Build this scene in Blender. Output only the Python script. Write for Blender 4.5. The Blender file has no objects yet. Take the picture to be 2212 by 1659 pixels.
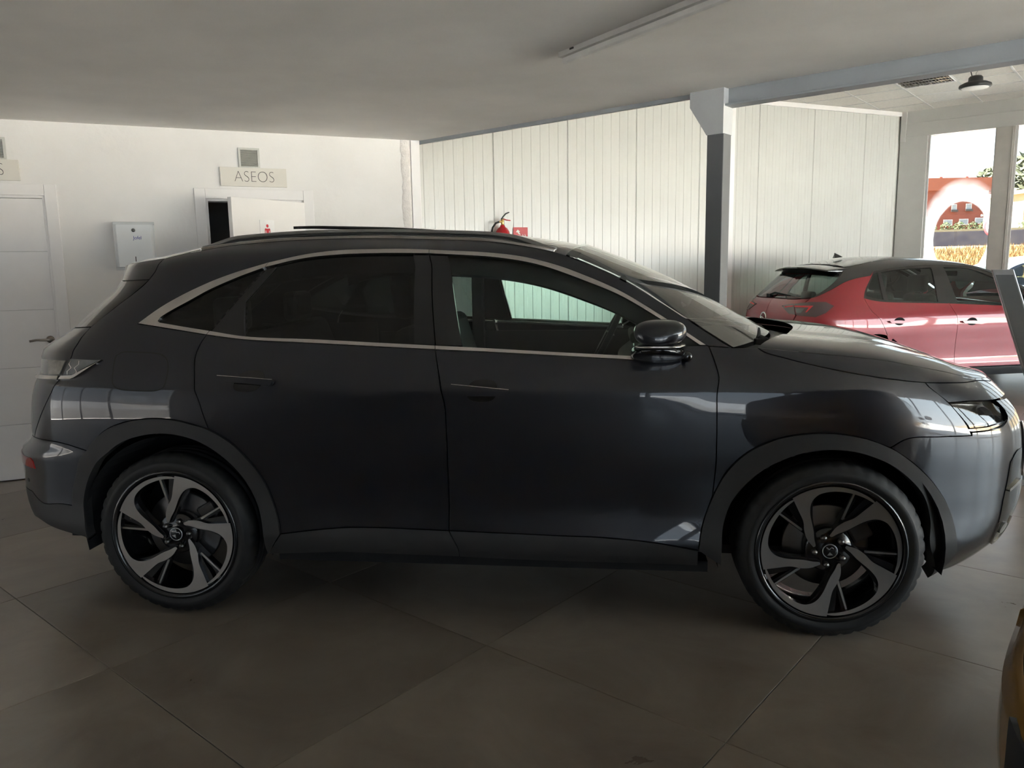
import bpy, bmesh, math, random
import numpy as np
from mathutils import Vector, Matrix
from mathutils.geometry import delaunay_2d_cdt
random.seed(7)
SC = bpy.context.scene
COL = SC.collection
PI = math.pi

# ------------------------------------------------------------------ camera
CAM_H = 1.48692
cd = bpy.data.cameras.new('camera'); cam = bpy.data.objects.new('camera', cd); COL.objects.link(cam)
cd.sensor_fit = 'HORIZONTAL'; cd.sensor_width = 36.0; cd.lens = 1658.784 * 36.0 / 2212.0
cd.clip_start = 0.05; cd.clip_end = 600
_rt = Vector((0.99986391, -0.00247831, -0.01631)); _up = Vector((0.01649721, 0.15020575, 0.98851711)); _fw = Vector((0, 0.98865165, -0.1502262))
cam.matrix_world = Matrix(((_rt.x, _up.x, -_fw.x, 0), (_rt.y, _up.y, -_fw.y, 0), (_rt.z, _up.z, -_fw.z, CAM_H), (0, 0, 0, 1)))
SC.camera = cam

# ------------------------------------------------------------------ sky, exposure
SKY_STRENGTH = 0.6
EXPOSURE = 4.22
w = bpy.data.worlds.new('sky'); SC.world = w; w.use_nodes = True
nt = w.node_tree; nt.nodes.clear()
def N_(t, **k):
    n = nt.nodes.new(t)
    for a, b in k.items(): setattr(n, a, b)
    return n
tc = N_('ShaderNodeTexCoord'); sx = N_('ShaderNodeSeparateXYZ'); mr = N_('ShaderNodeMapRange'); rp = N_('ShaderNodeValToRGB')
bg = N_('ShaderNodeBackground'); wo = N_('ShaderNodeOutputWorld')
nt.links.new(tc.outputs['Generated'], sx.inputs[0]); nt.links.new(sx.outputs['Z'], mr.inputs['Value'])
mr.inputs['From Min'].default_value = -0.02; mr.inputs['From Max'].default_value = 0.9
nt.links.new(mr.outputs[0], rp.inputs[0]); nt.links.new(rp.outputs[0], bg.inputs[0]); nt.links.new(bg.outputs[0], wo.inputs[0])
e = rp.color_ramp.elements
e[0].position = 0.0; e[0].color = (0.95, 0.98, 1.0, 1)
e[1].position = 1.0; e[1].color = (0.50, 0.70, 1.0, 1)
x = e.new(0.28); x.color = (0.80, 0.92, 1.0, 1)
bg.inputs['Strength'].default_value = SKY_STRENGTH
sun_d = bpy.data.lights.new('sun', 'SUN'); sun = bpy.data.objects.new('sun', sun_d); COL.objects.link(sun)
sun_d.energy = 16.0; sun_d.angle = 0.02; sun_d.color = (1.0, 0.965, 0.91)
sun.rotation_euler = (math.radians(40), 0, math.radians(-120))
SC.view_settings.view_transform = 'Standard'; SC.view_settings.look = 'None'
SC.view_settings.exposure = EXPOSURE; SC.view_settings.gamma = 1.0; SC.view_settings.use_curve_mapping = False
cy = SC.cycles
cy.max_bounces = 12; cy.diffuse_bounces = 5; cy.glossy_bounces = 5; cy.transmission_bounces = 6; cy.transparent_max_bounces = 24
cy.caustics_reflective = False; cy.caustics_refractive = False
cy.use_denoising = True; cy.sample_clamp_indirect = 6.0

# ------------------------------------------------------------------ materials
MATS = {}
def mat(name, col=(.8, .8, .8), rough=.5, metal=0., coat=0., coatr=.03, spec=.5, emit=None, es=0., var=.06, scale=6., bump=0., bscale=60., col2=None, detail=4., rvar=0.):
    if name in MATS: return MATS[name]
    m = bpy.data.materials.new(name); m.use_nodes = True
    t = m.node_tree; b = t.nodes['Principled BSDF']
    g = t.nodes.new('ShaderNodeNewGeometry')
    nz = t.nodes.new('ShaderNodeTexNoise'); nz.inputs['Scale'].default_value = scale; nz.inputs['Detail'].default_value = detail
    t.links.new(g.outputs['Position'], nz.inputs['Vector'])
    r = t.nodes.new('ShaderNodeValToRGB'); t.links.new(nz.outputs['Fac'], r.inputs[0])
    c2 = col2 if col2 else tuple(min(1, c * (1 + var)) for c in col)
    c1 = col if col2 else tuple(c * (1 - var) for c in col)
    r.color_ramp.elements[0].position = .35; r.color_ramp.elements[1].position = .65
    r.color_ramp.elements[0].color = (*c1, 1); r.color_ramp.elements[1].color = (*c2, 1)
    t.links.new(r.outputs[0], b.inputs['Base Color'])
    b.inputs['Roughness'].default_value = rough; b.inputs['Metallic'].default_value = metal
    b.inputs['Coat Weight'].default_value = coat; b.inputs['Coat Roughness'].default_value = coatr
    b.inputs['Specular IOR Level'].default_value = spec
    if rvar:
        mp = t.nodes.new('ShaderNodeMapRange'); t.links.new(nz.outputs['Fac'], mp.inputs[0])
        mp.inputs['To Min'].default_value = max(.02, rough - rvar); mp.inputs['To Max'].default_value = rough + rvar
        t.links.new(mp.outputs[0], b.inputs['Roughness'])
    if bump:
        n2 = t.nodes.new('ShaderNodeTexNoise'); n2.inputs['Scale'].default_value = bscale; n2.inputs['Detail'].default_value = 5
        t.links.new(g.outputs['Position'], n2.inputs['Vector'])
        bp = t.nodes.new('ShaderNodeBump'); bp.inputs['Strength'].default_value = bump; bp.inputs['Distance'].default_value = .01
        t.links.new(n2.outputs['Fac'], bp.inputs['Height']); t.links.new(bp.outputs[0], b.inputs['Normal'])
    if emit: b.inputs['Emission Color'].default_value = (*emit, 1); b.inputs['Emission Strength'].default_value = es
    MATS[name] = m
    return m

def glass(name, tint, refl=1.45, rough=0.0, dirt=0.0):
    """thin pane: coloured see-through mixed with mirror reflection by Fresnel"""
    if name in MATS: return MATS[name]
    m = bpy.data.materials.new(name); m.use_nodes = True; t = m.node_tree; t.nodes.clear()
    o = t.nodes.new('ShaderNodeOutputMaterial'); mx = t.nodes.new('ShaderNodeMixShader'); fr = t.nodes.new('ShaderNodeFresnel')
    tr = t.nodes.new('ShaderNodeBsdfTransparent'); gl = t.nodes.new('ShaderNodeBsdfGlossy')
    fr.inputs['IOR'].default_value = refl; tr.inputs[0].default_value = (*tint, 1); gl.inputs['Roughness'].default_value = rough
    gl.inputs['Color'].default_value = (1, 1, 1, 1)
    t.links.new(fr.outputs[0], mx.inputs[0]); t.links.new(tr.outputs[0], mx.inputs[1]); t.links.new(gl.outputs[0], mx.inputs[2])
    if dirt:
        d = t.nodes.new('ShaderNodeBsdfDiffuse'); d.inputs[0].default_value = (.8, .8, .8, 1)
        nz = t.nodes.new('ShaderNodeTexNoise'); nz.inputs['Scale'].default_value = 3; mp = t.nodes.new('ShaderNodeMapRange')
        t.links.new(nz.outputs['Fac'], mp.inputs[0]); mp.inputs['From Min'].default_value = .35; mp.inputs['From Max'].default_value = .75
        mp.inputs['To Max'].default_value = dirt
        m2 = t.nodes.new('ShaderNodeMixShader'); t.links.new(mp.outputs[0], m2.inputs[0]); t.links.new(mx.outputs[0], m2.inputs[1]); t.links.new(d.outputs[0], m2.inputs[2])
        t.links.new(m2.outputs[0], o.inputs[0])
    else: t.links.new(mx.outputs[0], o.inputs[0])
    MATS[name] = m
    return m

# ------------------------------------------------------------------ mesh helpers
def link(name, me, parent=None, m=None):
    o = bpy.data.objects.new(name, me); COL.objects.link(o)
    if parent is not None: o.parent = parent
    if m is not None and me is not None:
        for q in (m if isinstance(m, (list, tuple)) else [m]): me.materials.append(q)
    return o
def empty(name, loc=(0, 0, 0), rz=0., parent=None):
    o = bpy.data.objects.new(name, None); COL.objects.link(o); o.location = loc; o.rotation_euler = (0, 0, rz); o.empty_display_size = .1
    if parent is not None: o.parent = parent
    return o
def tag(o, label, cat, group=None):
    o['label'] = label; o['category'] = cat
    if group: o['group'] = group
    return o
def struct(o): o['kind'] = 'structure'; return o
class MB:
    def __init__(s): s.v = []; s.f = []; s.mi = []; s.sm = []
    def add(s, v, f, mi=0, smooth=False):
        k = len(s.v); s.v += [tuple(p) for p in v]; s.f += [tuple(i + k for i in q) for q in f]; s.mi += [mi] * len(f); s.sm += [smooth] * len(f); return s
    def box(s, x0, x1, y0, y1, z0, z1, mi=0, M=None):
        v = [(x0, y0, z0), (x1, y0, z0), (x1, y1, z0), (x0, y1, z0), (x0, y0, z1), (x1, y0, z1), (x1, y1, z1), (x0, y1, z1)]
        if M is not None: v = [tuple(M @ Vector(p)) for p in v]
        return s.add(v, [(0, 3, 2, 1), (4, 5, 6, 7), (0, 1, 5, 4), (1, 2, 6, 5), (2, 3, 7, 6), (3, 0, 4, 7)], mi)
    def tube(s, pts, r, n=10, mi=0, cap=True, smooth=True):
        P = [Vector(p) for p in pts]; rr = r if isinstance(r, (list, tuple)) else [r] * len(P); V = []; F = []
        t0 = (P[1] - P[0]).normalized(); a = t0.orthogonal().normalized()
        for i, p in enumerate(P):
            t = (P[min(i + 1, len(P) - 1)] - P[max(i - 1, 0)]).normalized()
            a = (a - t * a.dot(t)).normalized(); b = t.cross(a)
            for k in range(n):
                w_ = 2 * PI * k / n; V.append(p + (a * math.cos(w_) + b * math.sin(w_)) * rr[i])
        for i in range(len(P) - 1):
            for k in range(n): F.append((i * n + k, i * n + (k + 1) % n, (i + 1) * n + (k + 1) % n, (i + 1) * n + k))
        s.add(V, F, mi, smooth)
        if cap:
            s.add(V[:n], [tuple(range(n))[::-1]], mi); s.add(V[-n:], [tuple(range(n))], mi)
        return s
    def lathe(s, prof, n=48, axis='y', c=(0, 0, 0), mi=0, smooth=True, close=False):
        """prof: (radius, along)"""
        V = []; F = []; k = len(prof)
        for j in range(n):
            w_ = 2 * PI * j / n; cs, sn = math.cos(w_), math.sin(w_)
            for r, h in prof:
                V.append((c[0] + r * cs, c[1] + h, c[2] + r * sn) if axis == 'y' else (c[0] + r * cs, c[1] + r * sn, c[2] + h) if axis == 'z' else (c[0] + h, c[1] + r * cs, c[2] + r * sn))
        for j in range(n):
            for i in range(k - 1): F.append((j * k + i, ((j + 1) % n) * k + i, ((j + 1) % n) * k + i + 1, j * k + i + 1))
        return s.add(V, F, mi, smooth)
    def prism(s, poly, y0, y1, mi=0, mi_side=None):
        """polygon in x,z extruded along y"""
        n = len(poly); V = [(p[0], y0, p[1]) for p in poly] + [(p[0], y1, p[1]) for p in poly]
        s.add(V, [tuple(range(n)), tuple(range(2 * n - 1, n - 1, -1))], mi)
        return s.add(V, [(i, i + n, (i + 1) % n + n, (i + 1) % n) for i in range(n)], mi if mi_side is None else mi_side)
    def mesh(s, name):
        me = bpy.data.meshes.new(name); me.from_pydata(s.v, [], s.f); me.update()
        me.polygons.foreach_set('material_index', s.mi); me.polygons.foreach_set('use_smooth', s.sm)
        bm = bmesh.new(); bm.from_mesh(me); bmesh.ops.recalc_face_normals(bm, faces=bm.faces[:]); bm.to_mesh(me); bm.free()
        return me
    def obj(s, name, m, parent=None, bevel=0., seg=2, loc=None, rot=None):
        o = link(name, s.mesh(name), parent, m)
        if bevel:
            b = o.modifiers.new('bevel', 'BEVEL'); b.width = bevel; b.segments = seg; b.limit_method = 'ANGLE'; b.angle_limit = .6
        if loc: o.location = loc
        if rot: o.rotation_euler = rot
        return o
def text(s, size, m, name, parent=None, loc=(0, 0, 0), rot=(PI / 2, 0, 0), ext=.002, align='CENTER', weight=0., xs=1.):
    c = bpy.data.curves.new(name, 'FONT'); c.body = s; c.size = size; c.extrude = ext; c.align_x = align; c.align_y = 'CENTER'; c.offset = weight
    tmp = bpy.data.objects.new(name, c); COL.objects.link(tmp)
    dg = bpy.context.evaluated_depsgraph_get(); me = bpy.data.meshes.new_from_object(tmp.evaluated_get(dg))
    bpy.data.objects.remove(tmp)
    o = link(name, me, parent); me.materials.clear(); me.materials.append(m)
    o.location = loc; o.rotation_euler = rot; o.scale = (xs, 1, 1)
    return o

M_wall = mat('white plaster', (.80, .785, .768), .85, var=.025, scale=2.5, bump=.15, bscale=25)
M_soff = mat('grey plaster ceiling', (.84, .82, .79), .9, var=.05, scale=1.6, bump=.25, bscale=6)
M_panel = mat('cream coated sheet', (.60, .60, .57), .24, var=.015, scale=2.0, spec=.6)
M_white = mat('white lacquer', (.82, .80, .79), .42, var=.015)
M_steelgrey = mat('grey painted steel', (.36, .38, .40), .5, var=.05, scale=4, bump=.05)
M_colgrey = mat('dark grey painted steel', (.13, .135, .14), .55, var=.06, scale=4)
M_black = mat('black rubber', (.012, .012, .013), .75)
M_gap = mat('dark liner', (.006, .006, .007), .9)
M_chrome = mat('satin chrome', (.62, .60, .58), .22, 1.0, var=.02)
M_alu = mat('brushed aluminium', (.60, .61, .63), .35, 1.0, var=.04, scale=30)
M_signink = mat('dark grey ink', (.06, .055, .05), .6)
# ------------------------------------------------------------------ room frames
def frame(az_x, nd):
    """local x along the wall, local y away from the camera, origin where the wall is nearest the camera's foot"""
    a = math.radians(az_x); u = Vector((math.sin(a), math.cos(a), 0)); n = Vector((-math.cos(a), math.sin(a), 0))
    M = Matrix(((u.x, n.x, 0, n.x * nd), (u.y, n.y, 0, n.y * nd), (0, 0, 1, 0), (0, 0, 0, 1)))
    return M, u, n
FA, uA, nA = frame(66.4, 6.469)      # toilet wall
FP, uP, nP = frame(66.4, 8.41)       # sheet-clad party wall
FB, uB, nB = frame(130.16, 4.671)    # beam line
FF, uF, nF = frame(130.16, 12.68)    # glazed front
SOF = 2.557; UPC = 3.63
def put(o, M): o.matrix_world = M; return o
def pt(M, x, y, z=0): return M @ Vector((x, y, z))
tC = -3.125                          # corner of party wall and glazed front along FF
BACK = 11.2                          # depth behind (local -y of FA)
XR_ = 5.6                            # right end along FB/FF

# floor: slab and tiles
slab = MB(); 
flo = struct(MB().box(-14, 22, -14, 17, -.2, -.006).obj('floor', mat('grout', (.34, .32, .29), .8)))
def floor_mat():
    m = bpy.data.materials.new('dark stone-look porcelain'); m.use_nodes = True; t = m.node_tree; b = t.nodes['Principled BSDF']
    g = t.nodes.new('ShaderNodeNewGeometry'); oi = t.nodes.new('ShaderNodeObjectInfo')
    off = t.nodes.new('ShaderNodeVectorMath'); off.operation = 'MULTIPLY_ADD'
    t.links.new(oi.outputs['Random'], off.inputs[0]); off.inputs[1].default_value = (37, 53, 11); t.links.new(g.outputs['Position'], off.inputs[2])
    n1 = t.nodes.new('ShaderNodeTexNoise'); n1.inputs['Scale'].default_value = 2.2; n1.inputs['Detail'].default_value = 7; n1.inputs['Roughness'].default_value = .62; n1.inputs['Distortion'].default_value = .6
    t.links.new(off.outputs[0], n1.inputs['Vector'])
    r = t.nodes.new('ShaderNodeValToRGB'); t.links.new(n1.outputs['Fac'], r.inputs[0]); e = r.color_ramp.elements
    e[0].position = .30; e[0].color = (.165, .132, .104, 1); e[1].position = .72; e[1].color = (.290, .245, .198, 1)
    hs = t.nodes.new('ShaderNodeHueSaturation'); t.links.new(r.outputs[0], hs.inputs['Color'])
    mp = t.nodes.new('ShaderNodeMapRange'); t.links.new(oi.outputs['Random'], mp.inputs[0]); mp.inputs['To Min'].default_value = .85; mp.inputs['To Max'].default_value = 1.15
    t.links.new(mp.outputs[0], hs.inputs['Value'])
    # dust from shoes and tyres lying on the tiles
    n2 = t.nodes.new('ShaderNodeTexNoise'); n2.inputs['Scale'].default_value = 3.7; n2.inputs['Detail'].default_value = 9; n2.inputs['Roughness'].default_value = .8
    t.links.new(g.outputs['Position'], n2.inputs['Vector'])
    m2 = t.nodes.new('ShaderNodeMapRange'); t.links.new(n2.outputs['Fac'], m2.inputs[0]); m2.inputs['From Min'].default_value = .60; m2.inputs['From Max'].default_value = .75; m2.inputs['To Max'].default_value = .18
    mx = t.nodes.new('ShaderNodeMixRGB'); t.links.new(m2.outputs[0], mx.inputs[0]); t.links.new(hs.outputs[0], mx.inputs[1]); mx.inputs[2].default_value = (.42, .39, .35, 1)
    t.links.new(mx.outputs[0], b.inputs['Base Color'])
    m3 = t.nodes.new('ShaderNodeMapRange'); t.links.new(n1.outputs['Fac'], m3.inputs[0]); m3.inputs['To Min'].default_value = .22; m3.inputs['To Max'].default_value = .40
    t.links.new(m3.outputs[0], b.inputs['Roughness']); b.inputs['Specular IOR Level'].default_value = .8
    return m
M_floor = floor_mat()
a_ = math.radians(40.16); e1 = Vector((math.sin(a_), math.cos(a_), 0)); e2 = Vector((-math.cos(a_), math.sin(a_), 0))
TP, TQ = 1.0239, 1.0113
tile_mb = MB(); hx, hy = TP / 2 - .0016, TQ / 2 - .0016
tile_mb.add([(-hx, -hy, -.006), (hx, -hy, -.006), (hx, hy, -.006), (-hx, hy, -.006), (-hx, -hy, -.0012), (hx, -hy, -.0012), (hx, hy, -.0012), (-hx, hy, -.0012),
             (-hx + .0012, -hy + .0012, 0), (hx - .0012, -hy + .0012, 0), (hx - .0012, hy - .0012, 0), (-hx + .0012, hy - .0012, 0)],
            [(0, 1, 5, 4), (1, 2, 6, 5), (2, 3, 7, 6), (3, 0, 4, 7), (4, 5, 9, 8), (5, 6, 10, 9), (6, 7, 11, 10), (7, 4, 8, 11), (8, 9, 10, 11)])
tile_me = tile_mb.mesh('tile'); tile_me.materials.append(M_floor)
def in_room(P):
    if P.dot(nF) > 12.9 or P.dot(uF) > XR_ + .3: return False
    lim = 8.5 if P.dot(uA) > 1.9 else 6.7
    return -5.4 < P.dot(nA) < lim and P.dot(uA) > -5.2 and P.dot(uF) < 6.0
for i in range(-12, 14):
    for j in range(-14, 12):
        c_ = e1 * (1.0905 + (i + .5) * TP) + e2 * (.9298 + (j + .5) * TQ)
        if in_room(c_):
            o = bpy.data.objects.new('tile', tile_me); COL.objects.link(o); o.parent = flo; o.location = c_; o.rotation_euler = (0, 0, math.radians(49.84))

# toilet wall with two doorways
WL = -6.0; D1 = (-1.585, -.781); D2 = (.285, 1.02); DH = 2.045
mb = MB()
mb.box(WL, D1[0], 0, .14, 0, SOF + .1).box(D1[1], D2[0], 0, .14, 0, SOF + .1).box(D2[1], 1.922, 0, .14, 0, SOF + .1)
mb.box(D1[0], D1[1], 0, .14, DH, SOF + .1).box(D2[0], D2[1], 0, .14, DH, SOF + .1)
mb.box(1.80, 1.922, .14, 1.95, 0, SOF + .1)
put(struct(mb.obj('wall_left', M_wall)), FA)
# rough plaster edge strip, white corner profile
rng = random.Random(3); V = []; F = []; nz_ = 60
for k in range(nz_ + 1):
    z = (SOF) * k / nz_; l = 1.845 + rng.uniform(-.012, .010)
    V += [(l, -.001, z), (l + .012, -.007 - rng.uniform(0, .004), z), (1.900, -.008 - rng.uniform(0, .004), z), (1.924, -.004, z), (1.924, .05, z)]
for k in range(nz_):
    for q in range(4): F.append((k * 5 + q, k * 5 + q + 1, k * 5 + q + 6, k * 5 + q + 5))
put(struct(MB().add(V, F, 0, True).obj('trim_1', mat('rough plaster', (.80, .765, .74), .9, var=.05, scale=30, bump=.5, bscale=80))), FA)
put(struct(MB().box(1.926, 2.004, -.012, .06, 0, SOF).obj('trim_2', M_white, bevel=.003)), FA)
# dark room behind the open toilet door
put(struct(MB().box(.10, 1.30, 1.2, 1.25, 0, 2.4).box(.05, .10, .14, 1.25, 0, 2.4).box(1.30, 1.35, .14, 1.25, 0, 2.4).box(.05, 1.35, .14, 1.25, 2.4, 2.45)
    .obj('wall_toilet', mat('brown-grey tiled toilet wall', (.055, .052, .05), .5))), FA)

def casing(name, x0, x1, zt):
    mb = MB(); wd = .078; y0, y1 = -.016, .0
    mb.box(x0 - wd, x0, y0, y1, 0, zt + wd).box(x1, x1 + wd, y0, y1, 0, zt + wd).box(x0 + .001, x1 - .001, y0 + .001, y1, zt, zt + wd)
    mb.box(x0, x0 + .018, 0, .12, 0, zt).box(x1 - .018, x1, 0, .12, 0, zt).box(x0, x1, 0, .12, zt - .018, zt)
    return struct(put(mb.obj(name, M_white, bevel=.0025), FA))
def lever(parent, x, z, s, y=-.0):
    M_h = mat('satin nickel', (.36, .32, .28), .3, 1.0)
    h = MB().lathe([(0, -.012), (.022, -.012), (.026, -.008), (.026, 0)], 28, 'y', (x, y, z)).tube([(x, y - .008, z), (x, y - .045, z), (x + s * .014, y - .056, z)], .009).obj('door_handle', M_h, parent)
    MB().tube([(x, y - .054, z), (x + s * .03, y - .058, z + .001), (x + s * .08, y - .056, z + .003), (x + s * .125, y - .052, z - .004)], [.010, .0095, .008, .0085]).obj('lever', M_h, h)
# closed door: five flat panels with fine grooves between
d1 = casing('door_1', D1[0], D1[1], DH)
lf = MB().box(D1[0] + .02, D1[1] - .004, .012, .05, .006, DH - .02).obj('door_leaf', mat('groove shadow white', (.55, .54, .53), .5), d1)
zz = [.008, .414, .826, 1.240, 1.654, DH - .021]
for k in range(5):
    MB().box(D1[0] + .021, D1[1] - .0035, .004, .012, zz[k] + .0016, zz[k + 1] - .0016).obj('door_panel', M_white, d1, bevel=.001)
lever(d1, D1[1] - .058, 1.022, -1, .004)
# open toilet door
d2 = casing('door_2', D2[0], D2[1], DH)
hinge = Vector((D2[1] - .019, -.004, 0))
th_ = math.radians(35)
Md = Matrix.Translation(hinge) @ Matrix.Rotation(PI + th_, 4, 'Z')     # local +x from hinge to free edge
leaf = MB().box(0.004, .715, 0, .04, .008, DH - .02).obj('door_leaf', mat('white door leaf', (.84, .825, .81), .4, var=.01), d2, bevel=.002)
leaf.matrix_local = Md
# which face looks at the camera: local +y of Md after the half turn
for z in (.25, 1.75):
    MB().lathe([(0, -.045), (.0075, -.045), (.0075, .045), (0, .045)], 14, 'z', (.0, .046, z)).obj('hinge', M_chrome, leaf)
MB().lathe([(0, .012), (.022, .012), (.026, .008), (.026, 0)], 28, 'y', (.655, .04, 1.02)).tube([(.655, .05, 1.02), (.655, .095, 1.02), (.63, .1, 1.02), (.53, .096, 1.02)], .009).obj('door_handle', M_chrome, leaf)
# women pictogram plate
pl = MB().box(.330, .470, .041, .044, 1.655, 1.872).obj('toilet_sign_plate', mat('white plastic', (.88, .88, .88), .35), leaf, bevel=.001)
M_red = mat('red ink', (.62, .03, .05), .5)
fig = MB(); cx_, tz_ = .400, 1.828
fig.add([(cx_ + .0115 * math.cos(2 * PI * k / 24), .0452, tz_ + .0125 * math.sin(2 * PI * k / 24)) for k in range(24)], [tuple(range(24))])
body = [(-.010, -.020), (-.020, -.017), (-.026, -.024), (-.027, -.050), (-.033, -.078), (-.028, -.082), (-.021, -.052), (-.019, -.034), (-.014, -.034), (-.013, -.055), (-.024, -.095), (-.010, -.095), (-.010, -.135), (-.003, -.135), (-.003, -.095)]
body = body + [(-a, b) for a, b in body[::-1]]
fig.add([(cx_ - a, .0452, tz_ + b) for a, b in body], [tuple(range(len(body)))])
fig.obj('pictogram', M_red, pl)

# signs over the doors, vents behind them
M_sign = mat('cream sign board', (.72, .69, .63), .6, var=.02)
M_vent = mat('aluminium grille', (.58, .58, .54), .5, .2)
def sign(x0, x1, lab):
    o = put(MB().box(x0, x1, -.022, -.002, 2.143, 2.285).obj('restroom_sign', M_sign, bevel=.0015), FA); tag(o, lab, 'sign', None)
    text('ASEOS', .122, M_signink, 'lettering', o, ((x0 + x1) / 2 + (.004), -.0225, 2.2135), weight=-.0035, ext=.0006, xs=.86)
    return o
sign(.403, .897, 'cream board lettered ASEOS above the half open toilet door')
sign(-1.405, -.916, 'cream board lettered ASEOS above the closed white door, cut by the picture edge')
def vent(x0, lab):
    wv = .158; z0, z1 = 2.279, 2.436
    r = MB(); f_ = .016
    r.box(x0, x0 + wv, -.014, -.002, z1 - f_, z1).box(x0, x0 + wv, -.014, -.002, z0, z0 + f_).box(x0, x0 + f_, -.014, -.002, z0 + f_, z1 - f_).box(x0 + wv - f_, x0 + wv, -.014, -.002, z0 + f_, z1 - f_)
    o = put(r.obj('vent_grille', M_vent, bevel=.001), FA); tag(o, lab, 'vent')
    for k in range(17):
        z = z0 + f_ + .004 + k * .0072
        MB().add([(x0 + f_, -.011, z), (x0 + wv - f_, -.011, z), (x0 + wv - f_, -.004, z + .0055), (x0 + f_, -.004, z + .0055), (x0 + f_, -.010, z - .001), (x0 + wv - f_, -.010, z - .001), (x0 + wv - f_, -.003, z + .0045), (x0 + f_, -.003, z + .0045)],
                 [(0, 1, 2, 3), (7, 6, 5, 4), (0, 4, 5, 1)]).obj('slat', M_vent, o)
    MB().box(x0 + f_, x0 + wv - f_, -.0025, -.0015, z0 + f_, z1 - f_).obj('backing', mat('vent dark', (.26, .26, .24), .8), o)
vent(.545, 'small square aluminium vent grille behind the sign of the open toilet door')
vent(-1.143, 'small square aluminium vent grille above the closed door, at the left picture edge')

# paper towel dispenser
dsp = MB(); x0, x1, z0, z1, dp = -.352, -.100, 1.535, 1.842, .115
pr = [(x0 - .012, 0), (x0 - .012, -.05), (x0, -dp + .012), (x0 + .012, -dp), (x1 - .012, -dp), (x1, -dp + .012), (x1 + .012, -.05), (x1 + .012, 0)]
n_ = len(pr); V = [(p[0], p[1] - .001, z0) for p in pr] + [(p[0], p[1] - .001, z1) for p in pr]
dsp.add(V, [(i, (i + 1) % n_, (i + 1) % n_ + n_, i + n_) for i in range(n_)] + [tuple(range(n_)), tuple(range(n_, 2 * n_))])
M_disp = mat('cool white enamel', (.72, .745, .76), .35, var=.02)
dso = put(dsp.obj('towel_dispenser', M_disp, bevel=.002), FA)
tag(dso, 'white enamel paper towel dispenser on the wall between the two doors', 'dispenser')
MB().box(x0 - .0125, x1 + .0125, -.055, -.0015, z1, z1 + .022).obj('top_cover', mat('grey enamel', (.55, .57, .575), .45), dso, bevel=.003)
MB().box(x0 - .0125, x1 + .0125, -.055, -.0015, z0 - .022, z0).obj('bottom_cover', mat('grey enamel'), dso, bevel=.003)
MB().lathe([(0, -.008), (.011, -.008), (.013, -.004), (.013, 0)], 20, 'y', (-.228, -dp - .001, 1.800)).obj('lock', mat('dark nickel', (.2, .2, .19), .3, 1.), dso)
MB().box(-.2295, -.2235, -dp - .0022, -dp - .0008, 1.553, 1.610).obj('level_slot', M_signink, dso)
text('Jofel', .034, mat('blue ink', (.02, .05, .32), .5), 'logo', dso, (-.205, -dp - .0016, 1.745), ext=.0004, xs=.95)

# soffit, beam, column
kx = 1.965
def poly_slab(name, pts, z0, z1, m):
    n = len(pts); V = [(p.x, p.y, z0) for p in pts] + [(p.x, p.y, z1) for p in pts]
    return struct(MB().add(V, [tuple(range(n))[::-1], tuple(range(n, 2 * n))] + [(i, (i + 1) % n, (i + 1) % n + n, i + n) for i in range(n)]).obj(name, m))
K = nB * 4.671 + uB * -5.04
L0 = pt(FA, WL, .1); Bk = pt(FA, WL, -BACK)
Rb = nB * 4.671 + uB * XR_
# back wall line (parallel to the toilet wall) meets the right wall
sR = ((nA * (6.469 - BACK)).dot(uB)); 
def inter(p, d, q, g):
    den = d.x * g.y - d.y * g.x; t = ((q.x - p.x) * g.y - (q.y - p.y) * g.x) / den; return p + d * t
BR = inter(Bk, uA, nB * 4.671 + uB * XR_, nB)
poly_slab('ceiling', [pt(FA, WL - .15, 2.05), pt(FA, 1.95, 2.05), pt(FA, 1.95, .1), K, Rb, BR, Bk], SOF, SOF + .25, M_soff)
# walls behind the camera
def wall_seg(name, p, q, z0, z1, m, th=.12):
    d = (q - p).normalized(); n = Vector((-d.y, d.x, 0)) * th
    return poly_slab(name, [p, q, q + n, p + n], z0, z1, m)
GL = -2.2                            # left of this the rear wall is plastered, right of it glazed
M_B = Matrix(((-uA.x, -nA.x, 0, nA.x * (6.469 - BACK)), (-uA.y, -nA.y, 0, nA.y * (6.469 - BACK)), (0, 0, 1, 0), (0, 0, 0, 1)))
xb0, xb1 = -BR.dot(uA), -GL
put(struct(MB().box(xb1, -WL + .2, 0, .12, 0, SOF + .1).obj('wall_rear', M_wall)), M_B)
# end wall on the left with a glazed stretch added behind the viewpoint to brighten the left side
M_E = Matrix(((nA.x, -uA.x, 0, nA.x * 6.469 + uA.x * WL), (nA.y, -uA.y, 0, nA.y * 6.469 + uA.y * WL), (0, 0, 1, 0), (0, 0, 0, 1)))   # local x = FA y, local y = outwards
EG = (-6.3, -.5)
put(struct(MB().box(EG[1], 2.0, 0, .12, 0, SOF + .1).box(-BACK, EG[0], 0, .12, 0, SOF + .1).box(EG[0], EG[1], 0, .12, 2.42, SOF + .1).obj('wall_end', M_wall)), M_E)
# gallery front above the soffit edge
put(struct(MB().box(-5.2, XR_, .02, .14, SOF, UPC + .2).obj('wall_gallery', M_wall)), FB)
put(struct(MB().box(1.78, 1.922, .0, 2.05, SOF + .02, UPC + .2).obj('wall_gallery_side', M_wall)), FA)
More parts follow.
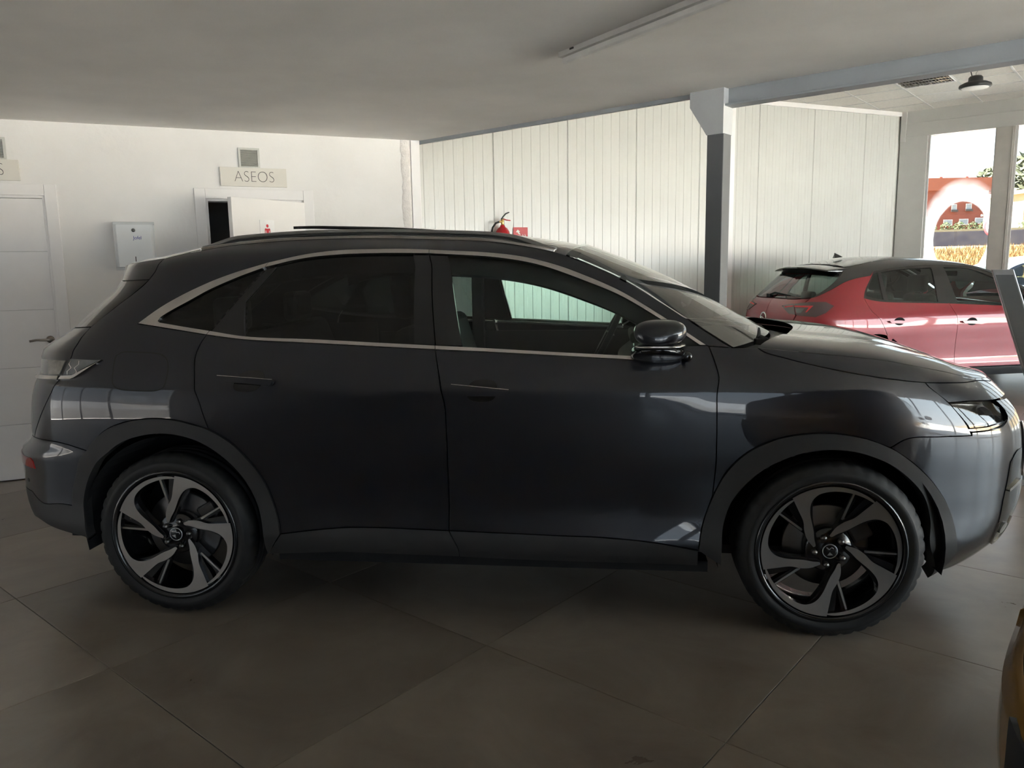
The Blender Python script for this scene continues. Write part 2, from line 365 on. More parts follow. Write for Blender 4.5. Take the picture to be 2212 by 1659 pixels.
# edge angle left of the column; steel beam to the right of it
put(struct(MB().box(-5.05, -2.27, -.012, .02, SOF - .026, SOF + .004).obj('trim_3', M_steelgrey)), FB)
bm_ = MB(); bm_.box(-2.165, XR_, .012, .026, 2.462, 2.60).box(-2.165, XR_, -.035, .075, 2.450, 2.462).box(-2.165, XR_, -.02, .06, 2.586, 2.60)
put(struct(bm_.obj('beam', M_steelgrey, bevel=.002)), FB)
colm = MB().box(-2.268, -2.157, -.045, .065, 0, 2.29).obj('column', M_colgrey, bevel=.004)
put(struct(colm), FB)
kn = MB(); kn.prism([(-2.385, 2.60), (-2.385, 2.465), (-2.268, 2.285), (-2.157, 2.285), (-2.157, 2.60)], -.055, .075)
MB_k = kn.obj('bracket', mat('light grey steel', (.50, .51, .52), .5, var=.04), colm, bevel=.003)

# ceiling batten lamp (off), and one behind the camera
def batten(x, y, az, L, lab):
    r = empty('batten_lamp', (x, y, SOF - .002), PI / 2 - math.radians(az)); tag(r, lab, 'lamp', None)
    M_b = mat('white batten housing', (.62, .60, .57), .5); M_d = mat('opal diffuser', (.80, .78, .74), .35)
    MB().box(0, L, -.012, .060, -.026, 0).obj('housing', M_b, r, bevel=.002)
    pr = [(.012, -.026), (.012, -.046), (.020, -.056), (.044, -.056), (.052, -.046), (.052, -.026)]
    V = [(0.004, p[0], p[1]) for p in pr] + [(L - .004, p[0], p[1]) for p in pr]; n = len(pr)
    MB().add(V, [(i, i + 1, i + 1 + n, i + n) for i in range(n - 1)] + [tuple(range(n)), tuple(range(2 * n - 1, n - 1, -1))]).obj('diffuser', M_d, r, bevel=.002)
    MB().box(.10, .13, -.016, -.012, -.012, -.004).obj('screw', M_signink, r)
    return r
batten(.270, 4.085, 147.5, 1.5, 'unlit white batten lamp screwed to the grey ceiling, above the dark car')
batten(-1.1, -.4, 125, 1.5, 'unlit white batten lamp on the ceiling behind the viewpoint')

# party wall of ribbed sheet panels
M_gapw = mat('joint grey', (.42, .43, .41), .6)
pwall = put(struct(MB().box(WL - .15, 10.08, .03, .12, 0, UPC + .2).obj('wall_back', M_gapw)), FP)
PW = .965
prof = [(0.0015, .022), (.0035, 0.0)]
for k in range(8):
    a = .012 + k * .1190
    prof += [(a + .040, 0.0), (a + .046, .0045), (a + .107, .0045), (a + .113, 0.0)]
prof += [(PW - .0035, 0.0), (PW - .0015, .022)]
V = [(p[0], p[1], 0) for p in prof] + [(p[0], p[1], UPC + .1) for p in prof]; n = len(prof)
pan_me = MB().add(V, [(i, i + 1, i + 1 + n, i + n) for i in range(n - 1)]).mesh('wall_panel'); pan_me.materials.append(M_panel)
k = -2
while 3.488 + k * PW < 10.0:
    x = 3.488 + k * PW
    if x >= 1.5:
        o = bpy.data.objects.new('wall_panel', pan_me); COL.objects.link(o); o.parent = pwall; o.location = (x, 0, 0)
    k += 1
put(struct(MB().box(6.826, 6.93, -.02, .0, 0, UPC).box(6.85, 6.86, -.024, -.02, 0, UPC).obj('trim_4', M_white, bevel=.002)), FP)
put(struct(MB().box(2.0, 10.06, -.035, 0, UPC - .06, UPC).obj('trim_5', M_white, bevel=.002)), FP)

# fire extinguisher and its sign
M_ext = mat('red enamel', (.42, .012, .02), .25, coat=.6)
ex, ey = 3.544, -.10
r = put(empty('fire_extinguisher'), FP @ Matrix.Translation((ex, ey, 1.44))); tag(r, 'red fire extinguisher with black hose hanging on the ribbed wall', 'fire extinguisher')
MB().lathe([(0, 0), (.07, 0), (.082, .012), (.084, .05), (.084, .42), (.078, .455), (.058, .49), (.032, .510), (.026, .53), (0, .53)], 36, 'z').obj('cylinder', M_ext, r)
MB().lathe([(.0845, .30), (.0845, .40)], 36, 'z').obj('label', mat('white label', (.75, .74, .72), .5), r)
MB().lathe([(0, .525), (.016, .525), (.018, .55), (.016, .575), (.02, .58), (.02, .595), (0, .597)], 18, 'z').tube([(0, 0, .565), (-.045, -.005, .567)], .011).obj('valve', mat('brass', (.55, .38, .14), .3, 1.), r)
MB().tube([(-.012, 0, .595), (.01, 0, .625), (.045, 0, .66), (.085, -.002, .675)], [.009, .008, .008, .007], 8).obj('lever', mat('black steel', (.03, .03, .03), .4), r)
MB().tube([(.01, 0, .60), (.05, 0, .588), (.10, 0, .583)], [.009, .007, .006], 8).obj('carry_handle', M_ext, r)
MB().tube([(-.045, -.005, .567), (-.085, -.005, .552), (-.125, -.005, .50), (-.145, -.005, .42), (-.148, -.005, .25), (-.12, -.005, .12), (-.095, -.005, .08)], .011, 10).obj('hose', M_black, r)
MB().box(-.03, .03, .06, .099, .30, .34).obj('wall_bracket', M_steelgrey, r)
s = put(MB().box(3.719, 3.905, -.012, -.008, 1.70, 1.951).obj('extinguisher_sign', mat('red sign', (.50, .045, .05), .45, var=.02), bevel=.0015), FP)
tag(s, 'red extinguisher sign with white symbols beside the fire extinguisher', 'sign')
M_wi = mat('white ink', (.85, .82, .78), .5)
ar = MB()
for q in ([(3.750, 1.895), (3.775, 1.925), (3.805, 1.900), (3.790, 1.897), (3.815, 1.865), (3.790, 1.868), (3.770, 1.893)],):
    ar.add([(a, -.0126, b) for a, b in q], [tuple(range(len(q)))])
ar.obj('arrow', M_wi, s)
for x_ in (3.838, 3.866):
    fl = MB()
    q = [(x_, 1.875), (x_ + .012, 1.85), (x_ + .028, 1.80), (x_ + .025, 1.775), (x_ + .008, 1.79), (x_ - .002, 1.83)]
    fl.add([(a, -.0126, b) for a, b in q], [tuple(range(len(q)))]).obj('flame_symbol', M_wi, s)
fl = MB()
fl.add([(3.74 + a, -.0126, 1.73 + b) for a, b in ((0, 0), (.03, 0), (.03, .09), (.02, .10), (.01, .10), (0, .09))], [tuple(range(6))])
fl.obj('bottle_symbol', M_wi, s)

# glazed front: corner column, header, posts, panes
M_frm = mat('pale grey aluminium frame', (.50, .50, .48), .45, var=.02)
M_post = mat('beige grey post', (.42, .40, .37), .5, var=.04)
put(struct(MB().box(tC + .0, tC + .365, -.05, .12, 0, 3.27).box(tC, tC + .075, -.06, -.0, 3.20, UPC).obj('trim_6', M_frm, bevel=.004)), FF)
put(struct(MB().box(tC + .0, XR_, -.03, .14, 3.268, UPC + .2).box(tC, XR_, -.042, -.03, 3.268, 3.46).obj('wall_header', M_frm, bevel=.003)), FF)
def wash_glass():
    m = bpy.data.materials.new('washed window glass'); m.use_nodes = True; t = m.node_tree; t.nodes.clear()
    o = t.nodes.new('ShaderNodeOutputMaterial'); tr = t.nodes.new('ShaderNodeBsdfTransparent'); gl = t.nodes.new('ShaderNodeBsdfGlossy'); gl.inputs['Roughness'].default_value = .0
    fr = t.nodes.new('ShaderNodeFresnel'); fr.inputs[0].default_value = 1.45; tr.inputs[0].default_value = (.42, .43, .43, 1)
    mx = t.nodes.new('ShaderNodeMixShader'); t.links.new(fr.outputs[0], mx.inputs[0]); t.links.new(tr.outputs[0], mx.inputs[1]); t.links.new(gl.outputs[0], mx.inputs[2])
    tcd = t.nodes.new('ShaderNodeTexCoord'); mpg = t.nodes.new('ShaderNodeMapping'); t.links.new(tcd.outputs['Object'], mpg.inputs[0])
    mpg.inputs['Location'].default_value = (-.46, 0, -1.72); 
    sp = t.nodes.new('ShaderNodeSeparateXYZ'); t.links.new(mpg.outputs[0], sp.inputs[0])
    def mth(op, a, b=None):
        q = t.nodes.new('ShaderNodeMath'); q.operation = op
        for k, v in enumerate((a, b)):
            if v is None: continue
            if isinstance(v, (int, float)): q.inputs[k].default_value = v
            else: t.links.new(v, q.inputs[k])
        return q.outputs[0]
    X = mth('MULTIPLY', sp.outputs[0], 2.6); Z = mth('MULTIPLY', sp.outputs[2], 1.75)
    rr = mth('SQRT', mth('ADD', mth('MULTIPLY', X, X), mth('MULTIPLY', Z, Z)))
    nz = t.nodes.new('ShaderNodeTexNoise'); nz.inputs['Scale'].default_value = 5; nz.inputs['Detail'].default_value = 4; t.links.new(tcd.outputs['Object'], nz.inputs[0])
    ring = t.nodes.new('ShaderNodeValToRGB'); t.links.new(mth('MULTIPLY', rr, .5), ring.inputs[0]); e = ring.color_ramp.elements
    e[0].position = .44; e[0].color = (0, 0, 0, 1); e[1].position = .47; e[1].color = (1, 1, 1, 1); q = e.new(.60); q.color = (.7, .7, .7, 1); q = e.new(.74); q.color = (0, 0, 0, 1)
    fac = mth('MULTIPLY', ring.outputs[0], mth('MULTIPLY', nz.outputs['Fac'], .55))
    df = t.nodes.new('ShaderNodeBsdfTranslucent'); df.inputs[0].default_value = (.9, .92, .95, 1)
    m2 = t.nodes.new('ShaderNodeMixShader'); t.links.new(fac, m2.inputs[0]); t.links.new(mx.outputs[0], m2.inputs[1]); t.links.new(df.outputs[0], m2.inputs[2])
    t.links.new(m2.outputs[0], o.inputs[0]); return m
M_pane = glass('clear window glass', (.93, .95, .95)); M_solar = glass('solar control glass', (.42, .43, .43)); M_smoke = glass('smoked window glass', (.40, .42, .44))
M_wash = wash_glass()
k = 0; x = tC + .365
while x < XR_ - .3:
    xe = min(x + .846, XR_)
    wnd = put(struct(MB().box(x, xe, -.012, .012, .03, .075).box(x, x + .03, -.02, .02, .03, 3.268).box(xe - .012, xe, -.02, .02, .03, 3.268).obj('window_%d' % (k + 1), M_frm)), FF)
    p = MB().box(0, xe - x - .042, -.003, .003, 0, 3.19).obj('window_pane', M_wash if k == 0 else M_solar, wnd); p.location = (x + .03, 0, .076)
    po = put(struct(MB().box(xe, xe + .222, -.05, .08, 0, 3.268).box(xe + .19, xe + .196, -.056, -.05, 0, 3.268).obj('trim_%d' % (k + 7), M_post, bevel=.003)), FF)
    x = xe + .222; k += 1
NW = k
# the right end of the hall is glazed too
nR = nB; M_R = Matrix(((-nB.x, uB.x, 0, uB.x * XR_), (-nB.y, uB.y, 0, uB.y * XR_), (0, 0, 1, 0), (0, 0, 0, 1)))
x0r_ = -12.68; x1r_ = -(BR.dot(nB))
put(struct(MB().box(x0r_, x1r_, -.03, .14, 2.53, UPC + .2).box(x0r_, x1r_, -.03, .14, 0, .06).obj('wall_right', M_frm)), M_R)
x = x0r_ + .3
while x < x1r_ - .3:
    xe = min(x + 1.6, x1r_)
    wnd = put(struct(MB().box(x, x + .05, -.03, .03, .06, 2.53).box(xe - .05, xe, -.03, .03, .06, 2.53).obj('window_%d' % (k + 1), M_frm)), M_R)
    p = MB().box(0, xe - x - .10, -.003, .003, 0, 2.46).obj('window_pane', M_pane, wnd); p.location = (x + .05, 0, .065)
    x = xe; k += 1

put(struct(MB().box(xb0, xb1, -.02, .12, 2.46, SOF + .1).box(xb0, xb1, -.02, .12, 0, .06).obj('wall_rear_glazing', M_frm)), M_B)
x = xb0
while x < xb1 - .3:
    xe = min(x + 1.6, xb1)
    wnd = put(struct(MB().box(x, x + .05, -.03, .03, .06, 2.46).box(xe - .05, xe, -.03, .03, .06, 2.46).obj('window_%d' % (k + 1), M_frm)), M_B)
    p = MB().box(0, xe - x - .10, -.003, .003, 0, 2.39).obj('window_pane', M_smoke, wnd); p.location = (x + .05, 0, .065)
    x = xe; k += 1
for q in range(4):  # added windows, there to let daylight in from the left
    x = EG[0] + q * 1.45
    wnd = put(struct(MB().box(x, x + .05, -.03, .03, .0, 2.42).box(x + 1.40, x + 1.45, -.03, .03, .0, 2.42).obj('window_%d' % (k + 1), M_frm)), M_E); k += 1
    p = MB().box(0, 1.35, -.003, .003, 0, 2.41).obj('window_pane', glass('added grey window glass', (.26, .263, .267)), wnd); p.location = (x + .05, 0, .005)
def portal(M, x0, x1, z0, z1):
    d = bpy.data.lights.new('window_portal', 'AREA'); d.shape = 'RECTANGLE'; d.size = x1 - x0; d.size_y = z1 - z0; d.cycles.is_portal = True
    o = bpy.data.objects.new('window_portal', d); COL.objects.link(o)
    # light looks along its local -Z: towards the room (-y of the wall frame)
    R = Matrix(((1, 0, 0, (x0 + x1) / 2), (0, 0, 1, .16), (0, 1, 0, (z0 + z1) / 2), (0, 0, 0, 1)))
    o.matrix_world = M @ R
portal(FF, tC + .3, XR_, 0.02, 3.27); portal(M_R, x0r_, x1r_, .05, 2.55); portal(M_B, xb0, xb1, .05, 2.5); portal(M_E, EG[0], EG[1], .02, 2.42)

# suspended ceiling of 60 cm tiles
upc = poly_slab('ceiling_upper', [nB * 4.8 + uB * -5.2, pt(FP, 1.5, .1), nF * 12.7 + uF * (tC - .15), nF * 12.7 + uF * XR_, nB * 4.8 + uB * XR_], UPC + .035, UPC + .2, mat('ceiling void', (.55, .53, .50), .9))
M_ctile = mat('fissured mineral tile', (.80, .775, .73), .9, var=.05, scale=40, bump=.3, bscale=120)
M_grid = mat('white grid', (.70, .69, .67), .5)
ct = MB().box(-.289, .289, -.289, .289, 0, .015); ct_me = ct.mesh('ceiling_tile'); ct_me.materials.append(M_ctile)
P0 = Vector((5.38, 10.58, 0)); g0 = P0.dot(uF); h0 = P0.dot(nF)
LP = Vector((4.93, 9.62, 0))
li = round((LP.dot(uF) - g0) / .6 - .5); lj = round((LP.dot(nF) - h0) / .6 - .5)
tt = []
for i in range(-7, 9):
    for j in range(-9, 4):
        cx, cz = g0 + (i + .5) * .6, h0 + (j + .5) * .6
        P = uF * cx + nF * cz
        if cz > 12.68 + .25 or cz < 4.9 or P.dot(nP) > 8.41 + .25 or (i, j) == (li, lj): continue
        if cx > 3.2: continue
        o = bpy.data.objects.new('ceiling_tile', ct_me); COL.objects.link(o); o.parent = upc; o.location = (P.x, P.y, UPC + .004); o.rotation_euler = (0, 0, math.atan2(uF.y, uF.x))
gr = MB()
for i in range(-7, 10): gr.box(g0 + i * .6 - .012, g0 + i * .6 + .012, 4.85, 12.68, UPC, UPC + .006)
for j in range(-9, 5): gr.box(-5.2, 3.6, h0 + j * .6 - .012, h0 + j * .6 + .012, UPC, UPC + .0055)
go = gr.obj('ceiling_grid', M_grid, upc); go.matrix_world = Matrix(((uF.x, nF.x, 0, 0), (uF.y, nF.y, 0, 0), (0, 0, 1, 0), (0, 0, 0, 1)))
# louvre light
Lc = uF * (g0 + (li + .5) * .6) + nF * (h0 + (lj + .5) * .6)
lv = empty('louvre_light', (Lc.x, Lc.y, UPC), math.atan2(uF.y, uF.x)); tag(lv, 'square recessed louvre light in the far tile ceiling', 'lamp')
M_lou = mat('mirror louvre', (.45, .42, .38), .3, .8)
MB().box(-.297, .297, -.297, .297, .05, .06).obj('tray', mat('louvre shade', (.22, .21, .19), .6), lv)
fr_ = MB(); fr_.box(-.297, .297, -.297, -.282, -.003, .05).box(-.297, .297, .282, .297, -.003, .05).box(-.297, -.282, -.282, .282, -.003, .05).box(.282, .297, -.282, .282, -.003, .05)
fr_.obj('frame', M_white, lv)
for y in (-.14, 0, .14): MB().box(-.282, .282, y - .012, y + .012, 0, .045).obj('reflector', M_chrome, lv)
for q in range(15):
    x = -.26 + q * .037; MB().box(x - .002, x + .002, -.282, .282, .002, .04).obj('louvre_blade', M_lou, lv)
# high-bay lamp
hb = empty('high_bay_lamp', (4.985, 8.55, 3.30)); tag(hb, 'black round high-bay lamp hanging from the far tile ceiling', 'lamp')
MB().lathe([(.0, -.006), (.135, -.006), (.150, .0), (.156, .012), (.150, .03), (.11, .05), (.07, .062), (.068, .10), (.055, .115), (0, .116)], 40, 'z').obj('housing', mat('black cast housing', (.02, .022, .025), .45), hb)
MB().lathe([(0, -.008), (.128, -.008), (.132, -.004)], 40, 'z').obj('diffuser', mat('opal lens', (.85, .85, .84), .4), hb)
MB().tube([(0, 0, .116), (0, 0, .15), (.014, 0, .165), (0, 0, .18), (0, 0, .33)], .004, 8).obj('hook', M_chrome, hb)
MB().tube([(-.04, 0, .11), (-.055, 0, .16), (-.04, 0, .33)], .005, 8).obj('cable', M_black, hb)
# ------------------------------------------------------------------ car surfaces
def pchip(pts):
    xs = np.array([p[0] for p in pts], float); ys = np.array([p[1] for p in pts], float); h = np.diff(xs); m = np.diff(ys) / h; d = np.zeros_like(xs)
    for i in range(1, len(xs) - 1):
        if m[i - 1] * m[i] > 0:
            w1 = 2 * h[i] + h[i - 1]; w2 = h[i] + 2 * h[i - 1]; d[i] = (w1 + w2) / (w1 / m[i - 1] + w2 / m[i])
    d[0] = m[0]; d[-1] = m[-1]
    def f(q):
        q = np.clip(np.asarray(q, float), xs[0], xs[-1]); i = np.clip(np.searchsorted(xs, q) - 1, 0, len(xs) - 2); t = (q - xs[i]) / h[i]
        return (1 + 2 * t) * (1 - t) ** 2 * ys[i] + t * (1 - t) ** 2 * h[i] * d[i] + t * t * (3 - 2 * t) * ys[i + 1] + t * t * (t - 1) * h[i] * d[i + 1]
    return f
def crs(pts, step=.02, closed=False):
    """Catmull-Rom through the points, resampled"""
    P = np.array(pts, float)
    if len(P) < 3 and not closed:
        n = max(1, int(np.hypot(*(P[1] - P[0])) / step)); return P[0] + (P[1] - P[0]) * np.linspace(0, 1, n + 1)[:, None]
    out = []; n = len(P); m = n if closed else n - 1
    for i in range(m):
        if closed: p0, p1, p2, p3 = P[(i - 1) % n], P[i], P[(i + 1) % n], P[(i + 2) % n]
        else:
            p1, p2 = P[i], P[i + 1]; p0 = P[i - 1] if i else 2 * p1 - p2; p3 = P[i + 2] if i + 2 < n else 2 * p2 - p1
        d = lambda a, b: max(1e-6, np.hypot(*(b - a)) ** .5)
        t0 = 0; t1 = d(p0, p1); t2 = t1 + d(p1, p2); t3 = t2 + d(p2, p3)
        k = max(1, int(math.ceil(np.hypot(*(p2 - p1)) / step)))
        for t in np.linspace(t1, t2, k, endpoint=False):
            A1 = (t1 - t) / (t1 - t0) * p0 + (t - t0) / (t1 - t0) * p1; A2 = (t2 - t) / (t2 - t1) * p1 + (t - t1) / (t2 - t1) * p2; A3 = (t3 - t) / (t3 - t2) * p2 + (t - t2) / (t3 - t2) * p3
            B1 = (t2 - t) / (t2 - t0) * A1 + (t - t0) / (t2 - t0) * A2; B2 = (t3 - t) / (t3 - t1) * A2 + (t - t1) / (t3 - t1) * A3
            out.append((t2 - t) / (t2 - t1) * B1 + (t - t1) / (t2 - t1) * B2)
    if not closed: out.append(P[-1])
    return np.array(out)
def inside(poly, Q):
    x, y = Q[:, 0], Q[:, 1]; r = np.zeros(len(Q), bool); n = len(poly); j = n - 1
    for i in range(n):
        xi, yi = poly[i]; xj, yj = poly[j]
        c = ((yi > y) != (yj > y)) & (x < (xj - xi) * (y - yi) / (yj - yi + 1e-12) + xi); r ^= c; j = i
    return r
def bdist(poly, Q):
    d = np.full(len(Q), 9.); n = len(poly)
    for i in range(n):
        a = poly[i]; b = poly[(i + 1) % n]; ab = b - a; t = np.clip(((Q - a) @ ab) / (ab @ ab + 1e-12), 0, 1); d = np.minimum(d, np.hypot(*(Q - a - t[:, None] * ab).T))
    return d
def joinc(*cs, step=.02):
    """join curve pieces into one closed boundary; a piece given as ('s', pts) keeps straight corners"""
    out = []
    for c in cs:
        if isinstance(c, tuple) and c[0] == 's':
            P = np.array(c[1], float); seg = [P[0][None]]
            for a, b in zip(P[:-1], P[1:]): seg.append(crs([a, b], step)[1:])
            R = np.vstack(seg)
        else: R = crs(c, step)
        out.append(R)
    P = np.vstack(out); keep = [0]
    for i in range(1, len(P)):
        if np.hypot(*(P[i] - P[keep[-1]])) > .0025: keep.append(i)
    P = P[keep]
    if np.hypot(*(P[0] - P[-1])) < .0025: P = P[:-1]
    a = np.sum(P[:, 0] * np.roll(P[:, 1], -1) - P[:, 1] * np.roll(P[:, 0], -1))
    return P if a > 0 else P[::-1]
def inset_poly(P, d):
    if not d: return P
    t1 = P - np.roll(P, 1, 0); t2 = np.roll(P, -1, 0) - P
    t1 /= np.linalg.norm(t1, axis=1)[:, None] + 1e-9; t2 /= np.linalg.norm(t2, axis=1)[:, None] + 1e-9
    n1 = np.stack([-t1[:, 1], t1[:, 0]], 1); n2 = np.stack([-t2[:, 1], t2[:, 0]], 1); n = n1 + n2
    l = np.sum(n * n1, 1); n = n / np.maximum(l, .5)[:, None]
    return P + n * d
class CarSurf:
    KR = 1.3; KF = 1.3
    def __init__(s, Wk, XR, XF, wb, x0r, x0f, pr, pf, flare=.012, Tx=None, rnd=None, crease=None):
        s.W = pchip(Wk); s.XR = pchip(XR); s.XF = pchip(XF); s.wb = wb; s.pr = pr; s.pf = pf; s.q = x0r; s.x0f = x0f; s.fl = flare
        s.L = x0f - x0r[0]; s.T = pchip(Tx) if Tx else None; s.R = pchip(rnd) if rnd else None; s.crease = crease
    def x0r(s, z): return s.q[0] + s.q[1] * np.clip((z - s.q[2]) / s.q[3], 0, 1)
    def w(s, x, z):
        v = s.W(z) + s.fl * (np.exp(-(x / .45) ** 2) + np.exp(-((x - s.wb) / .45) ** 2)) * np.exp(-((z - .72) / .25) ** 2)
        if s.T is not None: v = v - s.R(x) * np.exp(-np.maximum(s.T(x) - z, 0) / .028)
        if s.crease: v = v + s.crease(x, z)
        return v
    def phi(s, S, z):
        S = np.asarray(S, float); z = np.asarray(z, float); x0r = s.x0r(z); x0f = s.x0f; L = s.L
        a = np.clip(-S / s.KR, 0, 1) * np.pi / 2; r = (np.sin(a) ** s.pr + np.cos(a) ** s.pr) ** (-1 / s.pr); tr, gr = r * np.sin(a), r * np.cos(a)
        a = np.clip((S - L) / s.KF, 0, 1) * np.pi / 2; r = (np.sin(a) ** s.pf + np.cos(a) ** s.pf) ** (-1 / s.pf); tf, gf = r * np.sin(a), r * np.cos(a)
        x = np.where(S < 0, x0r - tr * (x0r - s.XR(z)), np.where(S > L, x0f + tf * (s.XF(z) - x0f), x0r + (x0f - x0r) * np.clip(S / L, 0, 1)))
        return np.stack([x, s.w(x, z) * gr * gf, z], -1)
    def nrm(s, S, z):
        h = .004
        S = np.clip(S, -s.KR + h, s.L + s.KF - h)
        a = s.phi(S + h, z) - s.phi(S - h, z); b = s.phi(S, z + h) - s.phi(S, z - h); n = np.cross(b, a); n /= np.linalg.norm(n, axis=-1)[..., None] + 1e-12
        return n
    def S(s, pts):
        """(x,z) on the flank -> (S,z)"""
        o = []
        for x, z in pts:
            x0r = float(s.x0r(z)); w_ = float(s.w(x, z))
            if x < x0r: t = min(1, (x0r - x) / (x0r - float(s.XR(z)))); g = max(0, 1 - t ** s.pr) ** (1 / s.pr); o.append((-s.KR * math.atan2(t, g) / (PI / 2), z))
            elif x > s.x0f: t = min(1, (x - s.x0f) / (float(s.XF(z)) - s.x0f)); g = max(0, 1 - t ** s.pf) ** (1 / s.pf); o.append((s.L + s.KF * math.atan2(t, g) / (PI / 2), z))
            else: o.append(((x - x0r) / (s.x0f - x0r) * s.L, z))
        return o
def cmesh(name, V, F, nor, m, parent, mi=None):
    me = bpy.data.meshes.new(name); me.from_pydata([tuple(map(float, v)) for v in V], [], F); me.update()
    me.polygons.foreach_set('use_smooth', [True] * len(me.polygons))
    if nor is not None: me.normals_split_custom_set_from_vertices([tuple(map(float, n)) for n in nor])
    return link(name, me, parent, m)
def panel(cs, name, poly, m, parent, off=0., inset=.0022, thick=.012, h=.03, side=-1, bulge=0.):
    """body panel: boundary poly in (S,z) on the flank surface, meshed, turned in at its edge"""
    P = inset_poly(poly, inset)
    lo = P.min(0); hi = P.max(0)
    gx, gz = np.meshgrid(np.arange(lo[0] + h / 2, hi[0], h), np.arange(lo[1] + h / 2, hi[1], h)); Q = np.stack([gx.ravel(), gz.ravel()], 1)
    if len(Q): Q = Q[inside(P, Q)]
    if len(Q): Q = Q[bdist(P, Q) > h * .38]
    A = np.vstack([P, Q]) if len(Q) else P
    r = delaunay_2d_cdt([Vector((float(a), float(b))) for a, b in A], [], [list(range(len(P)))], 1, 1e-6)
    U = np.array([tuple(v) for v in r[0]]); F = [tuple(f) for f in r[2]]
    n = cs.nrm(U[:, 0], U[:, 1]); X = cs.phi(U[:, 0], U[:, 1]) + n * off
    if bulge: X = X + n * (bulge * np.minimum(1, bdist(P, U) / .02))[:, None]
    # skirt
    b = cs.phi(P[:, 0], P[:, 1]); nb = cs.nrm(P[:, 0], P[:, 1]); X1 = b + nb * off; X2 = b + nb * (off - thick)
    k = len(X); m_ = len(P); tg = np.roll(X1, -1, 0) - np.roll(X1, 1, 0); nn = np.cross(tg, nb); nn /= np.linalg.norm(nn, axis=1)[:, None] + 1e-12
    cen = X1.mean(0); 
    V = np.vstack([X, X1, X2]); NO = np.vstack([n, nn, nn])
    F2 = [(k + i, k + (i + 1) % m_, k + m_ + (i + 1) % m_, k + m_ + i) for i in range(m_)]
    # to object space: near flank is -y
    V = V.copy(); NO = NO.copy(); V[:, 1] *= side; NO[:, 1] *= side
    fl = []
    for f in F + F2:
        p = V[list(f)]; g = np.cross(p[1] - p[0], p[2] - p[0])
        fl.append(f if g @ NO[list(f)].mean(0) >= 0 else f[::-1])
    return cmesh(name, V, fl, NO, m, parent)
def both(cs, name, poly, m, parent, **k):
    return panel(cs, name, poly, m, parent, side=-1, **k), panel(cs, name, poly, m, parent, side=1, **k)
def loft_top(cs, curve, crown, name, m, parent, nq=28, lift=0., q0=1.0, step=.03, endx=None):
    """surface spanning from the near edge curve (S,z) to its mirror; crown(x, q)->(dx, dz)"""
    C = crs(curve, step); E = cs.phi(C[:, 0], C[:, 1]); V = []
    qs = np.sin(np.linspace(-1, 1, nq) * np.pi / 2) * q0
    for p in E:
        for q in qs:
            dx, dz = crown(p, q); V.append((p[0] + dx, -q * p[1], p[2] + dz + lift))
    F = []
    for i in range(len(E) - 1):
        for j in range(nq - 1): F.append((i * nq + j, i * nq + j + 1, (i + 1) * nq + j + 1, (i + 1) * nq + j))
    me = bpy.data.meshes.new(name); me.from_pydata(V, [], F)
    bm = bmesh.new(); bm.from_mesh(me); bmesh.ops.remove_doubles(bm, verts=bm.verts[:], dist=.0008); bmesh.ops.recalc_face_normals(bm, faces=bm.faces[:])
    if sum(f.normal.z for f in bm.faces) < 0: bmesh.ops.reverse_faces(bm, faces=bm.faces[:])
    bm.to_mesh(me); bm.free()
    me.polygons.foreach_set('use_smooth', [True] * len(me.polygons))
    return link(name, me, parent, m)
def circ(cx, cz, r, a0, a1, n=16): return [(cx + r * math.cos(math.radians(a0 + (a1 - a0) * k / n)), cz + r * math.sin(math.radians(a0 + (a1 - a0) * k / n))) for k in range(n + 1)]
def ribbon(path, w, t, name, m, parent, side_axis=(0, 0, 1)): pass

M_tint = glass('privacy glass', (.10, .115, .11), 1.5); M_gls = glass('pale green car glass', (.74, .90, .83), 1.5); M_ws = glass('windscreen glass', (.72, .86, .80), 1.5)
M_tyre = mat('tyre rubber', (.010, .010, .011), .62, var=.1, scale=40)
M_blackgloss = mat('piano black', (.004, .004, .005), .12, coat=.6)
M_clad = mat('grained black plastic', (.020, .020, .021), .55, var=.08, bump=.08, bscale=400)
M_int = mat('black cabin trim', (.018, .019, .020), .7)
M_leather = mat('dark leather', (.030, .033, .035), .45, var=.1, bump=.05)
M_diam = mat('diamond cut alloy', (.46, .45, .44), .33, 1.0, var=.03, scale=20)
M_rimblk = mat('gloss black alloy', (.008, .008, .009), .18, coat=.5)
M_disc = mat('brake disc steel', (.20, .19, .19), .42, 1.0)
M_redlens = mat('red lens', (.30, .010, .012), .12, coat=.7)
M_lens = mat('smoked lamp lens', (.22, .215, .20), .15, .3, coat=1., var=.2, scale=25)
M_lensg = mat('grey lamp lens', (.17, .18, .185), .12, .4, coat=1., var=.15, scale=18)

